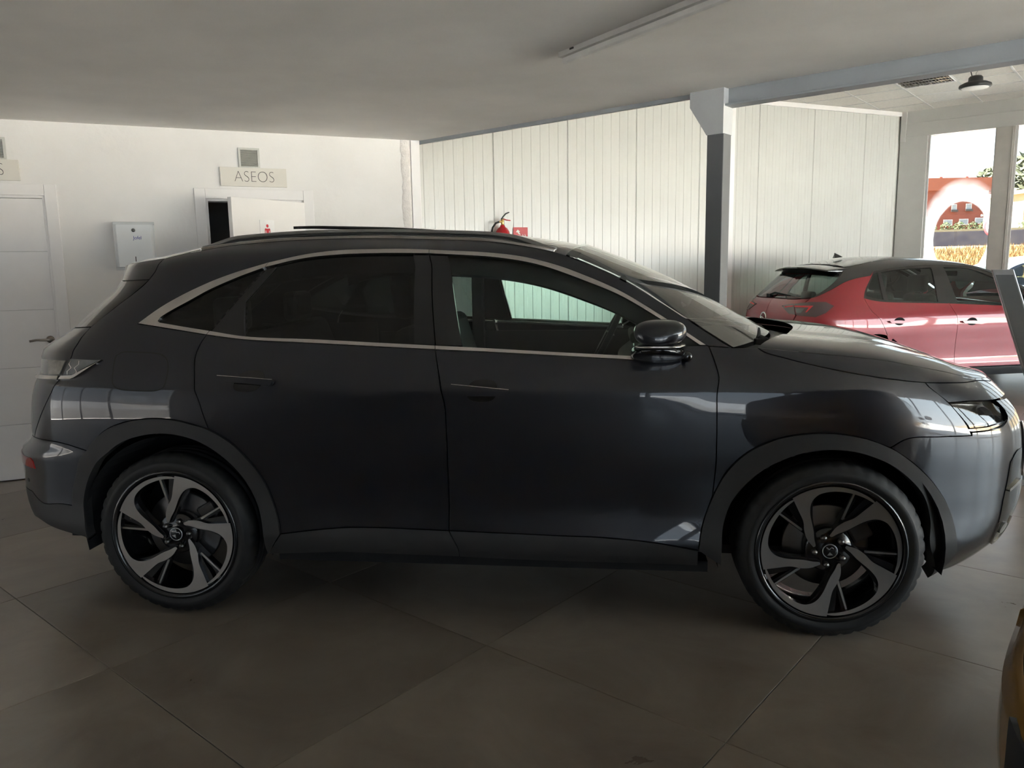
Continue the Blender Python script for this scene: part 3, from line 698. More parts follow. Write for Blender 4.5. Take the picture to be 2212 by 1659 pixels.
def tyre_mesh(R, rim, wd):
    """outer face at y=0, tyre runs to +y"""
    prof = [(rim - .006, .012), (rim + .004, .003), (rim + .02, -.001), ((R + rim) / 2, -.005), (R - .035, -.001), (R - .016, .008), (R - .005, .022), (R - .001, .036)]
    for g in (.32, .5, .68): y = wd * g; prof += [(R, y - .009), (R - .008, y - .006), (R - .008, y + .006), (R, y + .009)]
    prof += [(R - .001, wd - .036), (R - .008, wd - .018), (R - .035, wd), (rim, wd - .006)]
    mb = MB(); n = 160; V = []; F = []; k = len(prof)
    for j in range(n):
        a = 2 * PI * j / n; nt_ = (j % 4 == 0)
        for i, (r, y) in enumerate(prof):
            rr = r - (.006 if nt_ and 5 <= i <= 7 or nt_ and i >= k - 4 and i < k - 2 else 0)
            V.append((rr * math.cos(a), y, rr * math.sin(a)))
    for j in range(n):
        for i in range(k - 1): F.append((j * k + i, ((j + 1) % n) * k + i, ((j + 1) % n) * k + i + 1, j * k + i + 1))
    return mb.add(V, F, 0, True)
def polar(pts): return [(r * math.sin(math.radians(a)), r * math.cos(math.radians(a))) for a, r in pts]
def plate(poly, R, f0, f1, th, mi_top=0, mi_side=1, h=.02):
    """flat-ish spoke from a polygon in unit rim coordinates (x right, z up); face depth f(r)"""
    P = np.array(poly) * R
    if np.sum(P[:, 0] * np.roll(P[:, 1], -1) - P[:, 1] * np.roll(P[:, 0], -1)) < 0: P = P[::-1]
    lo = P.min(0); hi = P.max(0); gx, gz = np.meshgrid(np.arange(lo[0], hi[0], h), np.arange(lo[1], hi[1], h)); Q = np.stack([gx.ravel(), gz.ravel()], 1)
    Q = Q[inside(P, Q)]; Q = Q[bdist(P, Q) > .006] if len(Q) else Q
    A = np.vstack([P, Q]) if len(Q) else P
    r = delaunay_2d_cdt([Vector((float(a), float(b))) for a, b in A], [], [list(range(len(P)))], 1, 1e-7)
    U = np.array([tuple(v) for v in r[0]]); rr = np.hypot(U[:, 0], U[:, 1]) / R; y = f0 + (f1 - f0) * rr
    mb = MB(); mb.add(np.stack([U[:, 0], y, U[:, 1]], 1), [tuple(f) for f in r[2]], mi_top)
    rb = np.hypot(P[:, 0], P[:, 1]) / R; yb = f0 + (f1 - f0) * rb; n = len(P)
    V = [(P[i, 0], yb[i], P[i, 1]) for i in range(n)] + [(P[i, 0], yb[i] + th, P[i, 1]) for i in range(n)]
    mb.add(V, [(i, (i + 1) % n, (i + 1) % n + n, i + n) for i in range(n)], mi_side)
    return mb
_BL = polar([(-36, .236), (-22, .36), (-11, .47), (-1.5, .583), (2.5, .76), (4.9, .957), (12, .957), (22, .958), (34, .957), (46, .957), (58, .953), (68, .947), (75, .938), (79, .922), (76, .912), (66, .905), (54, .897), (42, .890), (32, .876), (26, .855), (20, .800), (16, .736), (12.5, .65), (9.8, .569), (6, .46), (1, .375), (-12, .28), (-27, .217), (-32, .215)])
BLADE = [tuple(q) for q in np.vstack([crs(_BL[:6], .03), crs(_BL[5:14], .03)[1:], crs(_BL[13:] + [_BL[0]], .03)[1:-1]])]
def make_wheel(parent, x, v, R, rim, wd, rot, side, style='twist', emblem=True):
    """outer rim face at lateral v; side -1 near, +1 far"""
    RM = Matrix.Rotation(rot, 4, 'Y')
    b = MB().lathe([(rim + .012, -.002), (rim + .012, -.006), (rim - .002, -.006), (rim - .008, .004), (rim - .010, .05), (rim - .022, .07), (rim - .022, wd - .03), (rim, wd)], 64, 'y')
    b.lathe([(0, .030), (.085, .026), (.092, .036), (.092, .075), (0, .075)], 40, 'y')
    wobj = b.obj('wheel', M_rimblk, parent); wobj.location = (x, side * v, R)
    wobj.rotation_euler = (0, 0, 0 if side < 0 else PI)
    tyre_mesh(R, rim + .008, wd).obj('tyre', M_tyre, wobj).location = (0, -.006, 0)
    MB().lathe([(.05, .085), (.165, .085), (.168, .088), (.168, .106), (.165, .109), (.05, .109)], 56, 'y').obj('brake_disc', M_disc, wobj)
    cal = MB().box(-.05, .05, .07, .13, .10, .185).obj('brake_caliper', mat('dark caliper', (.05, .045, .045), .5), wobj, bevel=.012); cal.rotation_euler = (0, math.radians(60), 0)
    if style == 'twist':
        me = plate(BLADE, rim, .016, -.001, .03).mesh('spoke'); me.materials.append(M_diam); me.materials.append(M_rimblk)
        back = [(p[0] * 1.0, p[1] * 1.0) for p in polar([(-42, .22), (-9, .55), (0, .97), (9, .985), (22, .985), (29, .93), (22, .80), (13, .55), (0, .30), (-20, .2)])]
        back = [tuple(q) for q in crs(back, .05, True)]
        mb_ = plate(back, rim, .026, .012, .03, 0, 0).mesh('spoke_back'); mb_.materials.append(M_rimblk)
        thin = plate(polar([(-25, .18), (-15.5, .55), (-14.6, .98), (-9.2, .98), (-8.5, .55), (-8, .18)]), rim, .040, .016, .03, 0, 0).mesh('thin_spoke'); thin.materials.append(M_rimblk)
        strip = plate(polar([(-15.0, .48), (-13.6, .92), (-12.2, .92), (-11.0, .48)]), rim, .036, .012, .01, 0, 0).mesh('strip'); strip.materials.append(M_diam)
        for k in range(5):
            for nm, q in (('spoke', me), ('spoke_back', mb_), ('thin_spoke', thin), ('polished_strip', strip)):
                o = bpy.data.objects.new(nm, q); COL.objects.link(o); o.parent = wobj; o.rotation_euler = (0, rot + k * 2 * PI / 5, 0)
    else:
        sp = plate(polar([(-9, .2), (-5, .6), (-9, .97), (9, .97), (5, .6), (9, .2)]), rim, .02, .0, .03, 0, 0).mesh('spoke'); sp.materials.append(M_rimblk)
        for k in range(10):
            o = bpy.data.objects.new('spoke', sp); COL.objects.link(o); o.parent = wobj; o.rotation_euler = (0, rot + k * 2 * PI / 10, 0)
    ln = MB().lathe([(0, .006), (.0095, .008), (.0115, .014), (.0115, .03)], 14, 'y').mesh('lug_nut'); ln.materials.append(mat('dark chrome nut', (.16, .155, .15), .3, 1.))
    for k in range(5):
        a = math.radians(15.5 + 72 * k) + rot; o = bpy.data.objects.new('lug_nut', ln); COL.objects.link(o); o.parent = wobj; o.location = (.058 * math.sin(a), 0, .058 * math.cos(a))
    cap = MB().lathe([(0, .012), (.026, .012), (.030, .016), (.031, .026)], 32, 'y').obj('centre_cap', M_rimblk, wobj)
    MB().lathe([(.0265, .0115), (.0285, .0105), (.0298, .0125), (.0285, .0145)], 36, 'y').obj('cap_ring', M_alu, wobj)
    if emblem:
        em = MB(); q = [(-.014, .016), (-.002, .006), (.008, .014), (.013, .009), (.015, .012), (.008, .018), (-.002, .010), (-.011, .019)]
        em.add([(a, .0112, c) for a, c in q], [tuple(range(len(q)))]); em.add([(-.012, .0112, -.016), (.010, .0112, -.016), (-.001, .0112, -.003)], [(0, 1, 2)])
        eo = em.obj('cap_emblem', M_alu, wobj); eo.rotation_euler = (0, rot + .6, 0)
    return wobj
# ------------------------------------------------------------------ the dark crossover in front
DS = {
'roofedge':[(-0.386,1.552),(-0.200,1.583),(0.054,1.609),(0.375,1.624),(0.713,1.623),(1.046,1.611),(1.297,1.597),(1.452,1.575),(1.572,1.553),(1.651,1.532)],
'apillar':[(1.651,1.532),(1.765,1.488),(1.883,1.442),(2.000,1.389),(2.116,1.327),(2.276,1.230),(2.361,1.179),(2.390,1.163)],
'hoodedge':[(2.390,1.163),(2.494,1.161),(2.668,1.143),(2.913,1.113),(3.005,1.094),(3.105,1.070),(3.198,1.047),(3.312,1.018)],
'BL':[(-0.244,1.273),(-0.007,1.243),(0.123,1.225),(0.314,1.204),(0.638,1.188),(0.911,1.174),(1.177,1.161),(1.415,1.150),(1.686,1.136),(2.004,1.119)],
'UO':[(-0.244,1.273),(-0.193,1.337),(-0.124,1.389),(0.005,1.450),(0.112,1.490),(0.238,1.523),(0.412,1.555),(0.571,1.570),(0.736,1.572),(0.899,1.570),(1.010,1.565),(1.304,1.547),(1.456,1.528),(1.614,1.492),(1.734,1.454),(1.914,1.385),(2.101,1.286),(2.209,1.221),(2.288,1.173)],
'UI':[(-0.151,1.283),(-0.152,1.296),(-0.121,1.325),(-0.063,1.363),(0.028,1.418),(0.129,1.466),(0.226,1.503),(0.417,1.538),(0.578,1.550),(0.742,1.553),(0.903,1.551),(1.014,1.548),(1.306,1.529),(1.458,1.508),(1.579,1.481),(1.739,1.431),(1.917,1.366),(2.096,1.273),(2.182,1.223),(2.262,1.173)],
'LI':[(-0.151,1.283),(-0.138,1.277),(0.129,1.241),(0.314,1.217),(0.631,1.204),(0.904,1.190),(1.171,1.177),(1.410,1.165),(1.683,1.150),(2.000,1.134)],
'RDF':[(1.010,1.565),(1.086,1.374),(1.171,1.178),(1.192,1.129),(1.261,0.970),(1.269,0.797),(1.268,0.619),(1.266,0.430),(1.267,0.413)],
'SDF':[(1.267,0.413),(1.306,0.336),(1.307,0.302)],
'RDR':[(0.238,1.523),(0.169,1.354),(0.129,1.241),(0.123,1.225),(0.117,1.196),(0.120,1.159),(0.132,1.124),(0.175,1.050),(0.217,0.964),(0.239,0.888),(0.256,0.837)],
'archR':[(-0.357,0.424),(-0.347,0.534),(-0.317,0.637),(-0.287,0.732),(-0.208,0.820),(-0.122,0.861),(-0.003,0.881),(0.107,0.876),(0.178,0.860),(0.256,0.837),(0.350,0.779),(0.430,0.690),(0.486,0.595),(0.520,0.487),(0.541,0.384)],
'archRi':[(-0.319,0.325),(-0.304,0.406),(-0.299,0.501),(-0.264,0.615),(-0.201,0.717),(-0.130,0.774),(-0.039,0.806),(0.052,0.816),(0.143,0.805),(0.230,0.773),(0.313,0.714),(0.382,0.635),(0.433,0.534),(0.458,0.428),(0.471,0.287)],
'archF':[(2.277,0.361),(2.291,0.456),(2.329,0.581),(2.383,0.688),(2.454,0.763),(2.548,0.813),(2.647,0.838),(2.731,0.842),(2.813,0.827),(2.895,0.784),(2.958,0.721),(3.020,0.636),(3.069,0.545),(3.103,0.450),(3.145,0.342)],
'archFi':[(2.369,0.298),(2.373,0.458),(2.405,0.564),(2.460,0.640),(2.530,0.703),(2.623,0.751),(2.711,0.776),(2.792,0.771),(2.875,0.731),(2.940,0.667),(2.992,0.584),(3.017,0.490),(3.035,0.379),(3.157,0.211)],
'FDF':[(2.298,1.170),(2.323,1.110),(2.341,1.050),(2.336,0.993),(2.338,0.828),(2.338,0.706),(2.329,0.581)],
'ST':[(0.541,0.384),(0.690,0.403),(0.813,0.414),(0.964,0.418),(1.267,0.413),(1.518,0.408),(1.708,0.404),(1.897,0.401),(2.098,0.387),(2.277,0.361)],
'SB':[(0.471,0.287),(0.805,0.306),(1.307,0.302),(1.515,0.296),(1.895,0.294),(2.278,0.293),(2.370,0.293)],
'TG':[(-0.386,1.552),(-0.371,1.527),(-0.382,1.458),(-0.436,1.377),(-0.457,1.331),(-0.493,1.256),(-0.472,1.211),(-0.434,1.169),(-0.419,1.129),(-0.440,1.054),(-0.469,0.966),(-0.513,0.890),(-0.566,0.811),(-0.601,0.759)],
'BT':[(-0.601,0.759),(-0.414,0.760),(-0.287,0.732)],
'BC':[(-0.350,0.476),(-0.412,0.478),(-0.494,0.466),(-0.527,0.476),(-0.575,0.507)],
'bumpbot':[(-0.576,0.382),(-0.499,0.363),(-0.346,0.338),(-0.316,0.330)],
'flap':[(-0.207,1.153),(-0.133,1.154),(-0.063,1.150),(-0.024,1.141),(0.007,1.120),(0.031,1.090),(0.051,1.043),(0.056,1.013),(0.036,1.000),(-0.005,0.997),(-0.078,0.999),(-0.136,1.004),(-0.169,1.018),(-0.191,1.043),(-0.204,1.081),(-0.215,1.115),(-0.220,1.141)],
'lampO':[(-0.415,1.125),(-0.270,1.122),(-0.374,1.061),(-0.382,1.057),(-0.432,1.054)],
'lampI':[(-0.624,1.113),(-0.544,1.116),(-0.435,1.117),(-0.453,1.055),(-0.523,1.050),(-0.618,1.048)],
'trimO':[(-0.436,1.053),(-0.379,1.057),(-0.299,1.101),(-0.266,1.122),(-0.294,1.096),(-0.364,1.044),(-0.379,1.037),(-0.442,1.032)],
'trimI':[(-0.698,1.029),(-0.582,1.045),(-0.452,1.052),(-0.447,1.032),(-0.550,1.025),(-0.639,1.020)],
'refl':[(-0.619,0.671),(-0.553,0.671),(-0.534,0.657),(-0.523,0.621),(-0.621,0.620)],
'glassline':[(-0.639,1.242),(-0.493,1.256)],
'HS':[(2.494,1.161),(2.515,1.147),(2.599,1.123),(2.726,1.090),(2.846,1.063),(2.954,1.042),(3.071,1.024),(3.159,1.016),(3.261,1.006),(3.362,1.000)],
'lampline':[(3.071,1.024),(3.116,0.947),(3.148,0.812)],
'FB':[(3.148,0.812),(3.040,0.818),(2.947,0.818),(2.895,0.784)],
'HL':[(3.119,0.944),(3.208,0.941),(3.318,0.929),(3.342,0.897),(3.297,0.846),(3.215,0.838),(3.148,0.839)],
'frontbot':[(3.157,0.211),(3.229,0.215),(3.254,0.243),(3.277,0.287),(3.313,0.325)],
'intake':[(3.311,0.673),(3.362,0.710),(3.304,0.553),(3.284,0.466),(3.323,0.366),(3.358,0.313),(3.340,0.314),(3.931,0.116),(3.930,0.192)],
'RG':[(0.283,1.506),(0.225,1.360),(0.308,1.219),(1.075,1.183),(0.934,1.549)],
'FG':[(1.103,1.542),(1.288,1.174),(2.002,1.136),(2.047,1.167),(2.260,1.175)],
'handF':[(1.290,1.020),(1.535,1.003),(1.510,0.983),(1.326,0.986),(1.403,1.044),(1.414,0.957),(1.355,1.012),(1.477,0.999)],
'handR':[(0.285,1.056),(0.543,1.040),(0.539,1.019),(0.314,1.032),(0.403,1.080),(0.436,0.993),(0.362,1.043),(0.484,1.040)],
'crease':[(0.044,1.175),(0.271,1.170),(0.569,1.160),(0.953,1.120)],
}
DS_W =  [(0.15, 0.83), (0.22, 0.885), (0.28, 0.915), (0.34, 0.935), (0.38, 0.938), (0.43, 0.93), (0.5, 0.922), (0.62, 0.924), (0.76, 0.934), (0.9, 0.94), (0.98, 0.936), (1.06, 0.918), (1.12, 0.897), (1.16, 0.88), (1.3, 0.828), (1.45, 0.765), (1.52, 0.725), (1.58, 0.672), (1.62, 0.61), (1.68, 0.5)]
DS_XR = [(0.15, -0.7394), (0.3, -0.9094), (0.4, -0.9894), (0.44, -1.0069), (0.5, -1.018), (0.56, -1.0161), (0.62, -1.0167), (0.66, -1.0148), (0.69, -1.0057), (0.71, -0.9774), (0.73, -0.9437), (0.75, -0.9344), (0.78, -0.9334), (0.82, -0.9272), (0.88, -0.9172), (0.95, -0.9022), (0.985, -0.8883), (0.995, -0.8847), (1.01, -0.8808), (1.05, -0.8571), (1.08, -0.8611), (1.11, -0.8668), (1.15, -0.8599), (1.2, -0.7767), (1.25, -0.692), (1.3, -0.6324), (1.35, -0.5703), (1.4, -0.5063), (1.45, -0.472), (1.48, -0.4633), (1.5, -0.4616), (1.52, -0.4667), (1.56, -0.4067), (1.68, -0.2)]
DS_XF = [(0.15, 3.4), (0.25, 3.58), (0.35, 3.68), (0.5, 3.74), (0.66, 3.744), (0.78, 3.727), (0.85, 3.696), (0.91, 3.64), (0.97, 3.578), (1.02, 3.53), (1.7, 3.5)]
DS_T = [(-0.102, 1.552), (0.06, 1.583), (0.249, 1.609), (0.539, 1.624), (0.846, 1.623), (1.147, 1.611), (1.374, 1.597), (1.515, 1.575), (1.624, 1.553), (1.695, 1.532), (1.796, 1.488), (1.897, 1.442), (1.998, 1.389), (2.099, 1.327), (2.242, 1.23), (2.32, 1.179), (2.348, 1.163), (2.449, 1.161), (2.62, 1.143), (2.895, 1.113), (3.0, 1.094), (3.111, 1.07), (3.209, 1.047), (3.315, 1.018)]
DS_O = (-1.3667, 4.1240); DS_TH = 0.12054
M_paint = mat('midnight blue metallic paint', (.0045, .0055, .011), .32, .35, coat=1., coatr=.02, var=.1, scale=400)
def ds_crease(x, z):
    # light-catching line low on the doors and soft shoulder above the handles
    k = np.clip((x - .55) / .25, 0, 1) * np.clip((2.25 - x) / .25, 0, 1)
    return k * (-.010 * np.exp(-((z - .52) / .10) ** 2) + .006 * np.exp(-((z - .99) / .045) ** 2))
CS = CarSurf(DS_W, DS_XR, DS_XF, 2.738, (-.05, .25, 1.0, .5), 2.60, 3.2, 2.5, .012, DS_T + [(3.6, .975)],
             [(-1, .03), (1.5, .03), (1.8, .014), (2.3, .012), (2.5, .035), (3.0, .045), (3.7, .03)], ds_crease)
ds = empty('crossover_car', (DS_O[0], DS_O[1], 0), -DS_TH)
tag(ds, 'dark blue-black crossover car parked side-on in the foreground, with silver roof rails', 'car')
g = DS
def sub(c, a, b): return [p for p in c if a < p[0] < b]
S_ = lambda *p: ('s', list(p))
# ---- body side (one stamping from tailgate over the roof frame to the windscreen post)
poly = joinc(g['roofedge'], g['apillar'], S_(g['apillar'][-1], g['FDF'][0]), S_(g['FDF'][0], g['UO'][-1]), g['UO'][::-1], g['BL'][:3], g['RDR'][3:], g['archR'][3:10][::-1], g['BT'][::-1], g['TG'][::-1])
sideN, sideF = both(CS, 'body_side_panel', poly, M_paint, ds, thick=.03)
# ---- rear door
poly = joinc(g['RDR'][3:], g['archR'][9:], g['ST'][:5], g['RDF'][3:][::-1], S_(g['RDF'][3], g['BL'][6]), g['BL'][2:7][::-1])
rdN, rdF = both(CS, 'rear_door', poly, M_paint, ds, thick=.035)
# ---- front door
poly = joinc(g['BL'][6:], S_(g['BL'][9], g['FG'][2], g['FG'][3], g['UI'][-1], g['UO'][-1], g['FDF'][0]), g['FDF'], g['archF'][:3][::-1], g['ST'][4:][::-1], g['RDF'][3:][::-1], S_(g['RDF'][3], g['BL'][6]))
fdN, fdF = both(CS, 'front_door', poly, M_paint, ds, thick=.035)
# ---- front wing
HS = g['HS'] + [(3.60, .966), (3.95, .955)]
poly = joinc(S_(g['FDF'][0], g['apillar'][-1]), g['hoodedge'][:2], HS[:7], g['lampline'], g['FB'], g['archF'][2:10][::-1], g['FDF'][::-1])
both(CS, 'front_wing', poly, M_paint, ds, thick=.03)
# ---- bonnet: flank strip and top
T2 = g['hoodedge'][1:] + [(3.45, .999), (3.60, .984), (3.95, .973)]
poly = joinc(T2, S_(T2[-1], HS[-1]), HS[::-1])
hsN, hsF = both(CS, 'bonnet_flank', poly, M_paint, ds, thick=.02, inset=.0015)
def hood_crown(p, q):
    k = np.clip((p[0] - 2.44) / 1.05, 0, 1); w_ = p[1] / .88
    return .30 * (1 - k) ** 1.3 * (1 - q * q), (.030 * (1 - abs(q) ** 12) * min(1, w_ * 1.3) + (.002 + .022 * math.sin(PI * min(1, k))) * (1 - q * q) * w_ - .007 * math.exp(-((abs(q) - .62) / .06) ** 2) * (1 - k * .4) * min(1, w_))
bon = loft_top(CS, T2, hood_crown, 'bonnet', M_paint, ds, nq=64, step=.025)
# ---- nose above the lamps, lamps, bumper, grille
poly = joinc(HS[6:], S_(HS[-1], (3.95, .915)), [(3.95, .915), (3.60, .917), (3.345, .927), g['HL'][2], g['HL'][1], g['HL'][0]], S_(g['HL'][0], g['lampline'][1]), S_(g['lampline'][1], g['lampline'][0]))
both(CS, 'nose_panel', poly, M_paint, ds, thick=.02)
M_hl = glass('headlamp cover', (.95, .95, .93), 1.6)
for sd in (-1, 1):
    hl = panel(CS, 'headlamp', joinc(S_(*(g['HL'] + [g['HL'][0]]))), mat('headlamp bowl', (.34, .32, .30), .16, .9, var=.15, scale=22), ds, off=-.035, side=sd, thick=.01)
    panel(CS, 'lamp_cover', joinc(S_(*(g['HL'] + [g['HL'][0]]))), M_hl, hl, off=-.002, side=sd, thick=.03)
    panel(CS, 'projector', joinc(circ(3.275, .885, .034, 0, 352, 22)), mat('projector lens', (.02, .025, .035), .05, coat=1.), hl, off=-.02, side=sd, thick=.02, h=.012)
    panel(CS, 'projector_ring', joinc(circ(3.275, .885, .042, 0, 352, 22)), M_chrome, hl, off=-.026, side=sd, thick=.01, h=.012)
    panel(CS, 'lamp_lip', joinc(S_((3.120, .838), (3.150, .826), (3.215, .824), (3.300, .834), (3.335, .85), (3.300, .846), (3.215, .838), (3.150, .840), (3.120, .838))), M_blackgloss, hl, off=.002, side=sd, thick=.02, h=.02)
FBt = [(3.150, .824), (3.215, .822), (3.305, .832), (3.352, .862), (3.362, .90), (3.352, .924)]
poly = joinc(g['archF'][9:], S_(g['archF'][14], (3.165, .235)), [(3.165, .235), (3.26, .228), (3.45, .235), (3.95, .240)], S_((3.95, .24), (3.95, .545)), [(3.95, .545), (3.62, .55), (3.455, .585)], [(3.455, .585), (3.430, .70), (3.445, .82), (3.49, .912)], S_((3.49, .912), (3.352, .924)), FBt[::-1], S_(FBt[0], g['FB'][0]), g['FB'])
bmpN, bmpF = both(CS, 'front_bumper', poly, M_paint, ds, thick=.02)
M_grl = mat('black grille mesh', (.01, .01, .011), .3, var=.3, scale=90)
poly = joinc([(3.95, .548), (3.62, .553), (3.46, .588)], [(3.46, .588), (3.434, .70), (3.449, .82), (3.492, .908)], S_((3.492, .908), (3.95, .911)), S_((3.95, .911), (3.95, .548)))
for sd in (-1, 1):
    gr_ = panel(CS, 'grille', poly, M_grl, ds, off=-.03, side=sd, thick=.005)
    for k in range(9):
        z = .585 + k * .036
        panel(CS, 'grille_bar', joinc(S_((3.48, z), (3.95, z - .01), (3.95, z - .002), (3.48, z + .008), (3.48, z))), M_blackgloss, gr_, off=-.018, side=sd, thick=.012, inset=0)
    panel(CS, 'grille_wing', joinc([(3.449, .82), (3.434, .70), (3.46, .588), (3.62, .553), (3.95, .548)], S_((3.95, .548), (3.95, .566)), [(3.95, .566), (3.63, .570), (3.482, .602), (3.458, .70), (3.470, .82)], S_((3.470, .82), (3.449, .82))), M_chrome, gr_, off=.006, side=sd, thick=.02, h=.02)
    it = panel(CS, 'bumper_intake', joinc([(3.318, .675), (3.36, .712), (3.415, .72)], S_((3.415, .72), (3.405, .60), (3.40, .42)), [(3.40, .42), (3.395, .345), (3.352, .318), (3.322, .345), (3.300, .43), (3.296, .50), (3.310, .60), (3.318, .675)]), M_blackgloss, ds, off=.003, side=sd, thick=.02, h=.02)
    panel(CS, 'intake_blade', joinc(S_((3.316, .565), (3.40, .592), (3.40, .572), (3.318, .549), (3.316, .565))), M_chrome, it, off=.012, side=sd, thick=.01, h=.02)
    panel(CS, 'fog_lamp', joinc(circ(3.345, .395, .024, 0, 350, 18)), M_lensg, it, off=.010, side=sd, thick=.01, h=.01)
    panel(CS, 'intake_lip', joinc([(3.392, .43), (3.385, .36), (3.35, .334), (3.318, .36), (3.303, .43)], [(3.303, .43), (3.312, .35), (3.352, .318), (3.395, .345), (3.40, .43)]), M_chrome, it, off=.008, side=sd, thick=.01, h=.01)
# ---- roof, rails, spoiler, windscreen, cowl
roof = loft_top(CS, g['roofedge'], lambda p, q: (.07 * np.clip((p[0] - 1.25) / .44, 0, 1) ** 2 * (1 - q * q), .034 * (1 - q * q) + .018 * (1 - abs(q) ** 10)), 'roof', M_paint, ds, nq=40)
TSP = [g['roofedge'][0], (-.50, 1.541), (-.68, 1.526), (-.95, 1.514), (-1.3, 1.508)]
loft_top(CS, TSP, lambda p, q: (0, (.030 * (1 - q * q) + .012 * (1 - abs(q) ** 10)) * min(1, p[1] / .6)), 'spoiler', M_paint, ds, nq=40)
ws = loft_top(CS, [(a, b) for a, b in g['apillar']], lambda p, q: ((.07 + .22 * np.clip((p[0] - 1.7) / .65, 0, 1)) * (1 - q * q), (.034 * (1 - q * q) + .018 * (1 - abs(q) ** 10)) * (1 - np.clip((p[0] - 1.7) / .65, 0, 1)) + .012 * (1 - q * q)), 'windscreen', M_ws, ds, nq=40, q0=.985)
loft_top(CS, [(2.388, 1.150), (2.44, 1.142), (2.56, 1.118)], lambda p, q: (.30 * (1 - q * q), .006 * (1 - q * q)), 'cowl', M_clad, ds, nq=40, q0=.97)
def wiper(y0, y1, x0, x1):
    MB().tube([(x0, y0, 1.178), ((x0 + x1) / 2, (y0 + y1) / 2, 1.190), (x1, y1, 1.182)], .008, 8).tube([(x0 + .03, y0 - .02, 1.165), (x0, y0, 1.178)], .014, 8).box(x0 - .02, x0 + .05, y0 - .03, y0 + .02, 1.145, 1.175).obj('wiper', M_black, ds)
wiper(-.62, -.05, 2.50, 2.60); wiper(.10, .60, 2.60, 2.48)
def sweep(path, sec, name, m, parent, smooth=False):
    """path of (x,y,z) points, section (outward, up)"""
    P = [Vector(p) for p in path]; V = []; n = len(sec); F = []
    for i, p in enumerate(P):
        t = (P[min(i + 1, len(P) - 1)] - P[max(i - 1, 0)]).normalized(); o = t.cross(Vector((0, 0, 1))).normalized(); u = o.cross(t).normalized()
        for a, b in sec: V.append(p + o * a + u * b)
    for i in range(len(P) - 1):
        for k in range(n): F.append((i * n + k, i * n + (k + 1) % n, (i + 1) * n + (k + 1) % n, (i + 1) * n + k))
    F += [tuple(range(n))[::-1], tuple((len(P) - 1) * n + k for k in range(n))]
    return MB().add(V, F, 0, smooth).obj(name, m, parent, bevel=.003)
M_rail = mat('satin aluminium rail', (.33, .33, .325), .34, 1., var=.02)
C = crs(g['roofedge'], .04); E_ = CS.phi(C[:, 0], C[:, 1])
for sd in (-1, 1):
    Q = [p for p in E_ if .04 < p[0] < 1.66]
    x0, x1 = Q[0][0], Q[-1][0]
    low = [(p[0], sd * (p[1] - .012), p[2] + .004 + .0) for p in Q]
    sec = [(-.014, -.006), (.010, -.006), (.010, .008), (-.014, .010)]
    if sd > 0: sec = [(-a, b) for a, b in sec]
    rl = sweep(low, sec, 'roof_rail', M_chrome, ds)
    up = []
    for p in Q:
        e_ = min(1, (p[0] - x0) / .16, (x1 - p[0]) / .20); e_ = max(0, e_); e_ = e_ * e_ * (3 - 2 * e_)
        up.append((p[0], sd * (p[1] - .030), p[2] + .004 + .022 * e_))
    sec = [(-.018, 0), (.014, 0), (.016, .008), (.006, .016), (-.014, .016)]
    if sd > 0: sec = [(-a, b) for a, b in sec]
    sweep(up, sec, 'rail_bar', M_rail, rl)
    mid = [(a, b, c - .006) for a, b, c in up]
    sec = [(-.010, -.004), (.012, -.004), (.012, .006), (-.010, .006)]
    sweep(mid, sec, 'rail_gap_shade', M_black, rl)  # black strip, shade of the gap under the bar put into colour
# raised glass sunroof
V = []; F = []; nx, ny = 16, 12
for i in range(nx + 1):
    x = .42 + .78 * i / nx; zr = float(CS.T(x)) + .058 + .030 * (1 - i / nx) 
    for j in range(ny + 1):
        q = -1 + 2 * j / ny; V.append((x, q * .44, zr - .018 * q * q))
for i in range(nx):
    for j in range(ny): F.append((i * (ny + 1) + j, i * (ny + 1) + j + 1, (i + 1) * (ny + 1) + j + 1, (i + 1) * (ny + 1) + j))
so = MB().add(V, F, 0, True).obj('sunroof', M_blackgloss, ds); sm = so.modifiers.new('thick', 'SOLIDIFY'); sm.thickness = .012
